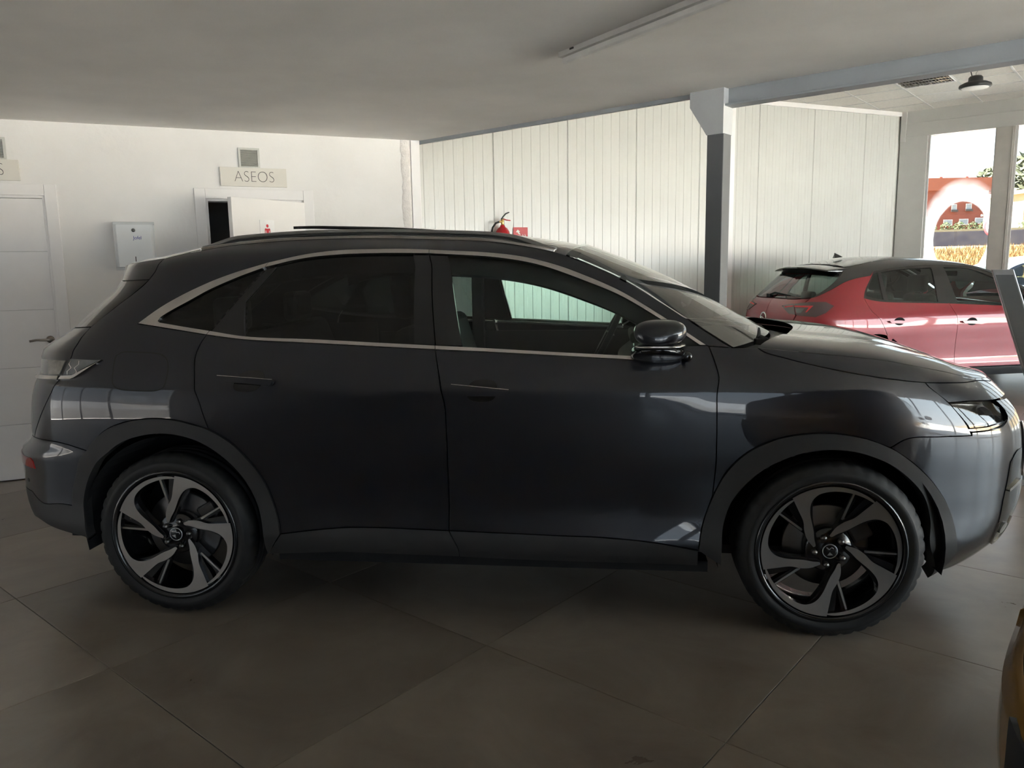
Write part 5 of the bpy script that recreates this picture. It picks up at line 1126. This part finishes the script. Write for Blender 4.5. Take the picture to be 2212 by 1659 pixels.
        panel(CH, 'light_strip', joinc(S_((-.98, 1.006), (-.862, 1.022), (-.86, 1.008), (-.96, .994), (-.98, 1.006))), M_rs, tN if sd < 0 else tF, side=sd, thick=.004, off=.0095, h=.03, inset=0)
        panel(CH, 'reversing_lamp', joinc(S_((-.82, .99), (-.725, .995), (-.75, .945), (-.80, .945), (-.82, .99))), M_lensg, q_, side=sd, thick=.004, off=.0095, h=.03, inset=0)
        for hd, par in ((h['handR'], d_), (h['handF'], f_)):
            A_, B_ = hd[0], hd[1]; cx, cz = (A_[0] + B_[0]) / 2, (A_[1] + B_[1]) / 2
            panel(CH, 'handle_recess', joinc([(cx + .065 * math.cos(a), cz + .042 * math.sin(a)) for a in np.linspace(0, 2 * PI, 20)]), M_gap, par, side=sd, thick=.002, off=.0012, h=.03, inset=0)
            panel(CH, 'door_handle', joinc([A_, (cx, cz + .012), B_], [B_, (B_[0] - .02, B_[1] - .024), (cx, cz - .024), (A_[0] + .02, A_[1] - .022), A_]), paint, par, side=sd, thick=.02, off=.028, h=.02, bulge=.005)
        V = [(1.78, .08, 1.02, .065, sd * .86), (1.77, .09, 1.045, .075, sd * .92), (1.76, .085, 1.05, .075, sd * 1.0), (1.75, .05, 1.045, .05, sd * 1.06), (1.75, .01, 1.045, .01, sd * 1.07)]
        mo = blob(V).obj('door_mirror', roofm, r); mo.modifiers.new('sub', 'SUBSURF').levels = 1
        # cabin
    MB().box(.42, 2.10, -.72, -.70, .3, 1.0).box(.42, 2.10, .70, .72, .3, 1.0).box(-.6, 2.1, -.7, .7, .36, .40).box(-.60, -.56, -.6, .6, .36, .98).obj('cabin_lining', M_int, r)
    MB().box(2.05, 3.0, -.62, .62, .45, .88).obj('engine_bay', M_gap, r)
    MB().box(-.70, 3.0, -.45, .45, .19, .22).box(.42, 2.14, -.80, .80, .23, .27).obj('underbody', M_gap, r)
    MB().box(1.78, 2.25, -.70, .70, .72, .97).obj('dashboard', M_int, r, bevel=.05, seg=3)
    if cab:
        for (x, y) in ((1.02, -.36), (1.02, .36)):
            o = MB().box(-.02, .46, -.24, .24, .50, .64).obj('front_seat', M_int, r, bevel=.05, seg=3); o.location = (x, y, 0)
            b_ = MB().box(-.07, .05, -.23, .23, -.02, .58).obj('seat_back', M_int, o, bevel=.05, seg=3); b_.location = (.02, 0, .56); b_.rotation_euler = (0, math.radians(-16), 0)
            MB().box(-.21, -.12, -.14, .14, 1.13, 1.33).obj('headrest', M_int, o, bevel=.04, seg=3)
            MB().tube([(-.16, -.06, 1.06), (-.165, -.06, 1.2)], .007).obj('headrest_rod', M_chrome, o); MB().tube([(-.16, .06, 1.06), (-.165, .06, 1.2)], .007).obj('headrest_rod', M_chrome, o)
        o = MB().box(-.02, .42, -.60, .60, .50, .62).obj('rear_bench', M_int, r, bevel=.05, seg=3); o.location = (.12, 0, 0)
        b_ = MB().box(-.07, .05, -.58, .58, -.02, .46).obj('seat_back', M_int, o, bevel=.05, seg=3); b_.location = (0, 0, .56); b_.rotation_euler = (0, math.radians(-20), 0)
        for y in (-.36, .36): MB().box(-.22, -.14, y - .12, y + .12, .98, 1.14).obj('headrest', M_int, o, bevel=.03, seg=3)
        pts = [(0, .17 * math.cos(a), .17 * math.sin(a)) for a in np.linspace(0, 2 * PI, 28)]
        o = MB().tube(pts, .014, 8, cap=False).box(-.01, .01, -.16, .16, -.02, .02).obj('steering_wheel', M_int, r); o.location = (1.62, .36, .98); o.rotation_euler = (0, .42, 0)
        MB().box(1.55, 1.57, -.11, .11, 1.30, 1.36).obj('rear_view_mirror', M_blackgloss, r, bevel=.008)
    for x in (0, 2.56):
        for sd in (-1, 1):
            make_wheel(r, x, .80 + .04, .325, .215, .205, .3, sd, 'plain', False)
            V = []; F = []; n = 20
            for k in range(n + 1):
                a = math.radians(-10 + 200 * k / n)
                for y in (.83, .5): V.append((x + .378 * math.cos(a), sd * y, .33 + .378 * math.sin(a)))
            for k in range(n): F.append((2 * k, 2 * k + 1, 2 * k + 3, 2 * k + 2))
            V.append((x, sd * .5, .33))
            for k in range(n): F.append((len(V) - 1, 2 * k + 1, 2 * k + 3))
            MB().add(V, F).obj('wheel_housing', M_gap, r)
    if badge:
        zb = .868; xb = float(CH.XR(zb)) - .012
        MB().lathe([(.052, -.004), (.056, -.009), (.063, -.009), (.067, -.004), (.064, .0), (.055, .0)], 36, 'x', (xb, 0, zb)).obj('badge_ring', M_chrome, r)
        MB().add([(xb - .008, y, z) for y, z in ((.088, zb + .010), (.02, zb + .012), (-.02, zb - .006), (-.060, zb - .006), (-.060, zb - .016), (-.09, zb - .012), (-.02, zb - .018), (.02, zb + .001), (.060, zb + .001))], [tuple(range(9))]).obj('badge_bolt', M_chrome, r)
    if insert: P2('bumper_insert', joinc(S_((-.835, .612), (-.77, .60)), [(-.77, .60), (-.66, .56), (-.60, .45), (-.60, .28)], S_((-.60, .28), (-.88, .28)), [(-.88, .28), (-.855, .40), (-.828, .50), (-.835, .612)]), mat('dark navy plastic', (.018, .020, .026), .5), off=.004, thick=.02)
    MB().add([(.02, 0, 1.535), (.14, 0, 1.545), (.04, .004, 1.592), (.02, -.004, 1.59), (.12, .022, 1.54), (.12, -.022, 1.54), (.02, .026, 1.53), (.02, -.026, 1.53)], [(1, 4, 6, 2), (1, 3, 7, 5), (2, 6, 7, 3), (1, 2, 3), (4, 5, 7, 6), (1, 5, 4)]).obj('roof_aerial', M_blackgloss, r, bevel=.004)
    if wiperm:
        xw = float(CH.XR(1.13)) - .03
        MB().tube([(xw, .10, 1.12), (xw + .02, .02, 1.15), (xw + .03, -.30, 1.125)], [.016, .011, .006], 8).box(xw - .02, xw + .02, .06, .14, 1.095, 1.135).obj('rear_wiper', M_black, r)
    return r
M_redp = mat('red metallic paint', (.24, .010, .018), .36, .2, coat=1., var=.05, scale=300)
M_blk = mat('black roof paint', (.012, .012, .013), .3, coat=1.)
M_gold = mat('gold metallic paint', (.36, .20, .045), .32, .45, coat=1., var=.05, scale=300)
M_wht = mat('pale blue-white paint', (.62, .72, .80), .3, coat=1.)
hatch((3.7308, 9.0074, 0), math.radians(10), M_redp, M_blk, 'red hatchback with black roof parked in front of the ribbed wall', badge=True)
GX, GY, GA = 1.927, 1.244, 320.31
hatch((GX, GY, 0), math.radians(GA), M_gold, M_gold, 'gold car whose rear bumper corner shows at the lower right picture edge', hh=.04, cab=False, wiperm=False, insert=True)
hatch((10.8, 14.8, .02), math.radians(176), M_wht, M_wht, 'pale white car parked outside the glazed front', hh=.08)
# ------------------------------------------------------------------ display stand beside the red car
st = empty('display_stand', (3.27, 5.15, 0), math.radians(-28)); tag(st, 'slanted brushed metal display stand in front of the red hatchback', 'display stand')
M_std = mat('stand aluminium', (.50, .51, .54), .32, 1., var=.05, scale=14); M_sd = mat('stand dark infill', (.20, .21, .225), .3, .8, var=.03)
sl = .33
def lean(z): return -sl * (1.42 - z)
V = []; F = []
for z in (.62, 1.42):
    x = -lean(z) if False else sl * (1.42 - z)
    V += [(x - .062, -.03, z), (x + .062, -.03, z), (x + .062, .04, z), (x - .062, .04, z)]
MB().add(V, [(0, 1, 5, 4), (1, 2, 6, 5), (2, 3, 7, 6), (3, 0, 4, 7), (0, 3, 2, 1), (4, 5, 6, 7)]).obj('slanted_post', M_std, st, bevel=.004)
V = []
for z in (.655, 1.385):
    x = sl * (1.42 - z); V += [(x - .050, -.0325, z), (x + .050, -.0325, z)]
MB().add(V + [(a, b + .004, c) for a, b, c in V], [(0, 1, 3, 2), (4, 6, 7, 5), (0, 4, 5, 1), (2, 3, 7, 6), (0, 2, 6, 4), (1, 5, 7, 3)]).obj('infill', M_sd, st)
x_ = sl * .80
MB().add([(x_ - .066, -.034, .0), (x_ + .30, -.034, .0), (x_ + .30, -.034, .40), (x_ + .066, -.034, .62), (x_ - .066, -.034, .66),
          (x_ - .066, .044, .0), (x_ + .30, .044, .0), (x_ + .30, .044, .40), (x_ + .066, .044, .62), (x_ - .066, .044, .66)],
         [(0, 1, 2, 3, 4), (9, 8, 7, 6, 5), (0, 5, 6, 1), (1, 6, 7, 2), (2, 7, 8, 3), (3, 8, 9, 4), (4, 9, 5, 0)]).obj('foot_panel', M_std, st, bevel=.004)
MB().box(x_ - .12, x_ + .36, -.16, .18, 0, .012).obj('base_plate', M_std, st, bevel=.003)

# ------------------------------------------------------------------ outside
def ground_z(d): return -.10 + max(0, min(d, 62) - 19) * .052 + max(0, d - 62) * .03
gm = MB(); V = []; F = []; ns, nd = 40, 40
for i in range(nd + 1):
    d = 12.9 + 190 * (i / nd) ** 1.6
    for j in range(ns + 1):
        s = -90 + 220 * j / ns; P = nF * d + uF * s; V.append((P.x, P.y, ground_z(d) + .04 * math.sin(j * 1.7 + i)))
for i in range(nd):
    for j in range(ns): F.append((i * (ns + 1) + j, i * (ns + 1) + j + 1, (i + 1) * (ns + 1) + j + 1, (i + 1) * (ns + 1) + j))
og = struct(gm.add(V, F, 0, True).obj('ground_outside', mat('dry grass soil', (.16, .10, .045), .95, col2=(.22, .16, .08), scale=1.5)))
yd = struct(MB().add([(-150, -150, -.21), (150, -150, -.21), (150, 150, -.21), (-150, 150, -.21)], [(0, 1, 2, 3)]).obj('ground_yard', mat('pale concrete yard', (.45, .445, .43), .9)))
# dry grass: blades standing on the bank
rg = random.Random(11); gb = MB(); V = []; F = []
for k in range(16000):
    px_ = rg.uniform(1930, 2330); d = rg.uniform(20, 54) ; 
    # direction through the window, as a bearing from the hall
    b_ = math.atan2(px_ - 1106, 1659); Y = d * 1.0; X = Y * math.tan(b_)
    P = Vector((X, Y, 0)); dn = P.dot(nF)
    if dn < 19: continue
    z = ground_z(dn); hgt = rg.uniform(.18, .5); w_ = rg.uniform(.02, .05); a = rg.uniform(0, PI); lx, ly = rg.uniform(-.15, .15), rg.uniform(-.15, .15)
    i = len(V); V += [(X - w_ * math.cos(a), Y - w_ * math.sin(a), z), (X + w_ * math.cos(a), Y + w_ * math.sin(a), z), (X + lx, Y + ly, z + hgt)]; F.append((i, i + 1, i + 2))
go_ = gb.add(V, F).obj('dry_grass', mat('straw', (.24, .11, .03), .9, col2=(.32, .24, .10), scale=.9)); go_['kind'] = 'stuff'
tag(go_, 'tall straw-coloured dry grass on the bank outside the glazed front', 'grass')
def bear(px_, Y): return Vector((Y * (px_ - 1106) / 1659 / .98865, Y, 0))
def zat(py, Y): return CAM_H + Y * math.tan(math.atan((829.5 - py) / 1659) - .1508)
# dark wall with hedge behind it
def along(p0, p1, f):
    d = (p1 - p0); return [p0 + d * t for t in f]
Yf = 60.0; pL, pR = bear(1900, Yf + 3), bear(2330, Yf - 3)
zf0, zf1 = zat(530, Yf), zat(515, Yf)
dv = (pR - pL).normalized(); nv = Vector((-dv.y, dv.x, 0)) * .2
fw = MB().add([(q.x, q.y, z) for z in (zf0 - .6, zf1) for q in (pL, pR, pR + nv, pL + nv)], [(0, 1, 5, 4), (1, 2, 6, 5), (2, 3, 7, 6), (3, 0, 4, 7), (4, 5, 6, 7)]).obj('boundary_wall', mat('dark painted wall', (.08, .08, .12), .8, col2=(.13, .13, .16), scale=1.2))
tag(fw, 'low dark painted boundary wall beyond the dry grass', 'wall')
cp = MB().add([(q.x, q.y, z) for z in (zf1 + .01, zf1 + .16) for q in (pL, pR, pR + nv * 1.4, pL + nv * 1.4)], [(0, 1, 5, 4), (1, 2, 6, 5), (2, 3, 7, 6), (3, 0, 4, 7), (4, 5, 6, 7)]).obj('coping', mat('pale coping', (.35, .33, .24), .8), fw)
def leafball(c, rx, rz, n, name, lab, cols, grp, trunk=None):
    V = []; F = []; rr = random.Random(int(c.x * 10) + n)
    for k in range(n):
        a, u_ = rr.uniform(0, 2 * PI), rr.uniform(-1, 1); q = math.sqrt(1 - u_ * u_); r0 = rr.uniform(.7, 1.)
        p = Vector((c.x + rx * r0 * q * math.cos(a), c.y + rx * r0 * q * math.sin(a), c.z + rz * r0 * u_)); s = rx * rr.uniform(.10, .2)
        d1_ = Vector((rr.uniform(-1, 1), rr.uniform(-1, 1), rr.uniform(-1, 1))).normalized() * s; d2_ = d1_.orthogonal().normalized() * s * .6
        i = len(V); V += [tuple(p - d1_), tuple(p + d2_), tuple(p + d1_), tuple(p - d2_)]; F.append((i, i + 1, i + 2, i + 3))
    r = empty(name, (0, 0, 0)); tag(r, lab, 'bush' if trunk is None else 'tree', grp)
    MB().add(V, F).obj('foliage', mat('leaves ' + name + cols[0], cols[1], .8, col2=cols[2], scale=1.0), r)
    b0 = c.z - rz - (trunk or .3)
    MB().tube([(c.x, c.y, b0), (c.x, c.y, c.z)], [.12 if trunk is None else .3, .05], 8).obj('trunk', mat('bark', (.03, .022, .016), .9), r)
for k, (px_, sz) in enumerate(((1993, 1.1), (2022, 1.2), (2050, 1.3), (2078, 1.2), (2104, 1.35), (2130, 1.2), (2186, 1.4), (2215, 1.5), (2250, 1.5))):
    c = bear(px_, 63); c.z = zat(506, 63)
    leafball(c, sz * .36, sz * .34, 260, 'hedge_bush', ['low leafy bush behind the boundary wall, next to the corner column of the window', 'leafy bush under the left ground floor window of the red block', 'leafy bush between the left and middle ground floor windows of the red block', 'leafy bush under the middle ground floor window of the red block', 'leafy bush under the right ground floor window of the red block', 'leafy bush just right of the round road sign', 'leafy bush right of the window post, in front of the cream house', 'bright leafy bush at the right picture edge, below the cream house', 'leafy bush beyond the right picture edge behind the boundary wall'][k], ('g', (.05, .08, .025), (.12, .16, .05)), 'bushes behind the boundary wall')
# red apartment block
Yb = 150.0
bl = empty('apartment_block', tuple(bear(2075, Yb))); tag(bl, 'red brick apartment block of three storeys beyond the hedge', 'building')
xL, xR = bear(1975, Yb).x, bear(2137, Yb).x; z0b, z1b = zat(508, Yb), zat(410, Yb)
M_brk = mat('red brick', (.30, .10, .075), .9, col2=(.25, .085, .065), scale=.6); M_rf = mat('terracotta fascia', (.34, .115, .075), .8)
org = bl.location
def bx_(name, x0, x1, y0, y1, z0, z1, m, par=bl): return MB().box(x0 - org.x, x1 - org.x, y0, y1, z0, z1).obj(name, m, par)
bx_('wall', xL, xR, 0, 14, ground_z(bear(2075, Yb).dot(nF)) - .5, z1b - .8, M_brk)
bx_('roof_band', xL - .8, xR + .8, -.8, 15, z1b - .8 - .7, z1b + .8, M_rf)
for q in (.28, .62): bx_('chimney', xL + (xR - xL) * q, xL + (xR - xL) * q + .5, 3, 3.5, z1b + .8, z1b + 1.4, M_rf)
M_wf = mat('white window frame', (.75, .75, .78), .5); M_wg = mat('pale window pane', (.32, .38, .44), .2); M_bal = mat('dark balcony rail', (.07, .07, .075), .6)
for (pl_, pr_, pt_, pb_, kind) in ((2032, 2045, 425, 438, 0), (2063, 2074, 424, 439, 0), (2092, 2105, 421, 437, 0), (2030, 2041, 457, 473, 1), (2060, 2072, 456, 472, 1), (2091, 2102, 454, 470, 1), (2015, 2034, 490, 503, 2), (2048, 2067, 489, 502, 2), (2081, 2101, 487, 500, 2)):
    x0, x1, z0, z1 = bear(pl_, Yb).x, bear(pr_, Yb).x, zat(pb_, Yb), zat(pt_, Yb)
    wn = bx_('window', x0, x1, -.15, .02, z0, z1, M_wf)
    bx_('pane', x0 + .12, x1 - .12, -.18, -.15, z0 + .15, z1 - .12, M_wg, wn)
    if kind == 1: bx_('balcony_rail', x0 - .15, x1 + .15, -.45, -.38, z0 - .05, z0 + .35, M_bal, wn)
# cream house on the right
Yc = 120.0
ch = empty('cream_house', tuple(bear(2215, Yc))); tag(ch, 'cream coloured house with covered balcony at the right picture edge', 'building')
org = ch.location; x0c, x1c = bear(2182, Yc).x, bear(2290, Yc).x
M_crm = mat('cream render', (.55, .48, .36), .85)
bx_('wall', x0c, x1c, 0, 10, zat(520, Yc), zat(436, Yc), M_crm, ch)
bx_('roof_slab', x0c - .8, x1c + .8, -1.5, 11, zat(436, Yc), zat(428, Yc), M_crm, ch)
bx_('balcony_slab', x0c - .4, x1c, -2.2, 0, zat(466, Yc), zat(462, Yc), M_crm, ch)
for q in range(5): bx_('balcony_post', x0c + q * 1.6, x0c + q * 1.6 + .25, -2.1, -1.9, zat(462, Yc), zat(436, Yc), M_crm, ch)
for q in range(3):
    bx_('window', x0c + 1 + q * 2.4, x0c + 2.2 + q * 2.4, -.1, .02, zat(462, Yc) + .4, zat(442, Yc), M_wg, ch); bx_('window', x0c + 1 + q * 2.4, x0c + 2.2 + q * 2.4, -.1, .02, zat(495, Yc), zat(475, Yc), M_wg, ch)
# trees behind
for (px_, Y, rx, rz, py, lab) in ((2128, 210, 6, 4, 408, 'dark tree top rising behind the red apartment block'), (2196, 185, 5, 6.5, 412, 'tall pale green tree behind the cream house, beside the window post'), (2222, 160, 7, 8, 405, 'broad tree behind the cream house, cut by the picture edge')):
    c = bear(px_, Y); c.z = zat(py, Y); leafball(c, rx, rz, 700, 'tree', lab, ('t', (.07, .085, .04), (.16, .16, .09)), 'trees behind the houses', trunk=8)
# road sign seen from behind
Ys = 30.0; P = bear(2123, Ys); zc = zat(505, Ys)
rs = empty('road_sign', (P.x, P.y, ground_z(P.dot(nF)))); tag(rs, 'round red-rimmed road sign on a grey post on the bank', 'road sign')
zr = zc - rs.location.z
o = MB().lathe([(0, -.01), (.34, -.01), (.34, .01), (0, .01)], 32, 'y', (0, 0, 0)).obj('sign_disc', mat('grey sign face', (.35, .35, .36), .5), rs); o.location = (0, 0, zr); o.rotation_euler = (0, 0, math.radians(-68))
o2 = MB().lathe([(.335, -.014), (.42, -.014), (.42, .014), (.335, .014)], 32, 'y').obj('sign_rim', mat('sign red', (.40, .06, .07), .5), rs); o2.location = (0, 0, zr); o2.rotation_euler = (0, 0, math.radians(-68))
MB().tube([(0, .05, 0), (0, .05, zr + .3)], .04, 10).obj('post', mat('galvanised post', (.4, .41, .42), .5, .5), rs)
# lamp posts by the hedge
for px_ in (2112, 2202):
    Y = 66; P = bear(px_, Y); z0 = zat(506, Y); z1 = zat(484 if px_ < 2150 else 468, Y)
    lp = empty('street_lamp', (P.x, P.y, z0)); tag(lp, 'thin white street lamp %s' % ('in front of the red apartment block' if px_ < 2150 else 'in front of the cream house'), 'street lamp')
    MB().tube([(0, 0, -1.2), (0, 0, z1 - z0)], .06, 8).obj('post', mat('white post', (.6, .6, .6), .5), lp); MB().box(-.7, .7, -.1, .1, z1 - z0, z1 - z0 + .15).obj('lamp_head', mat('white post'), lp)
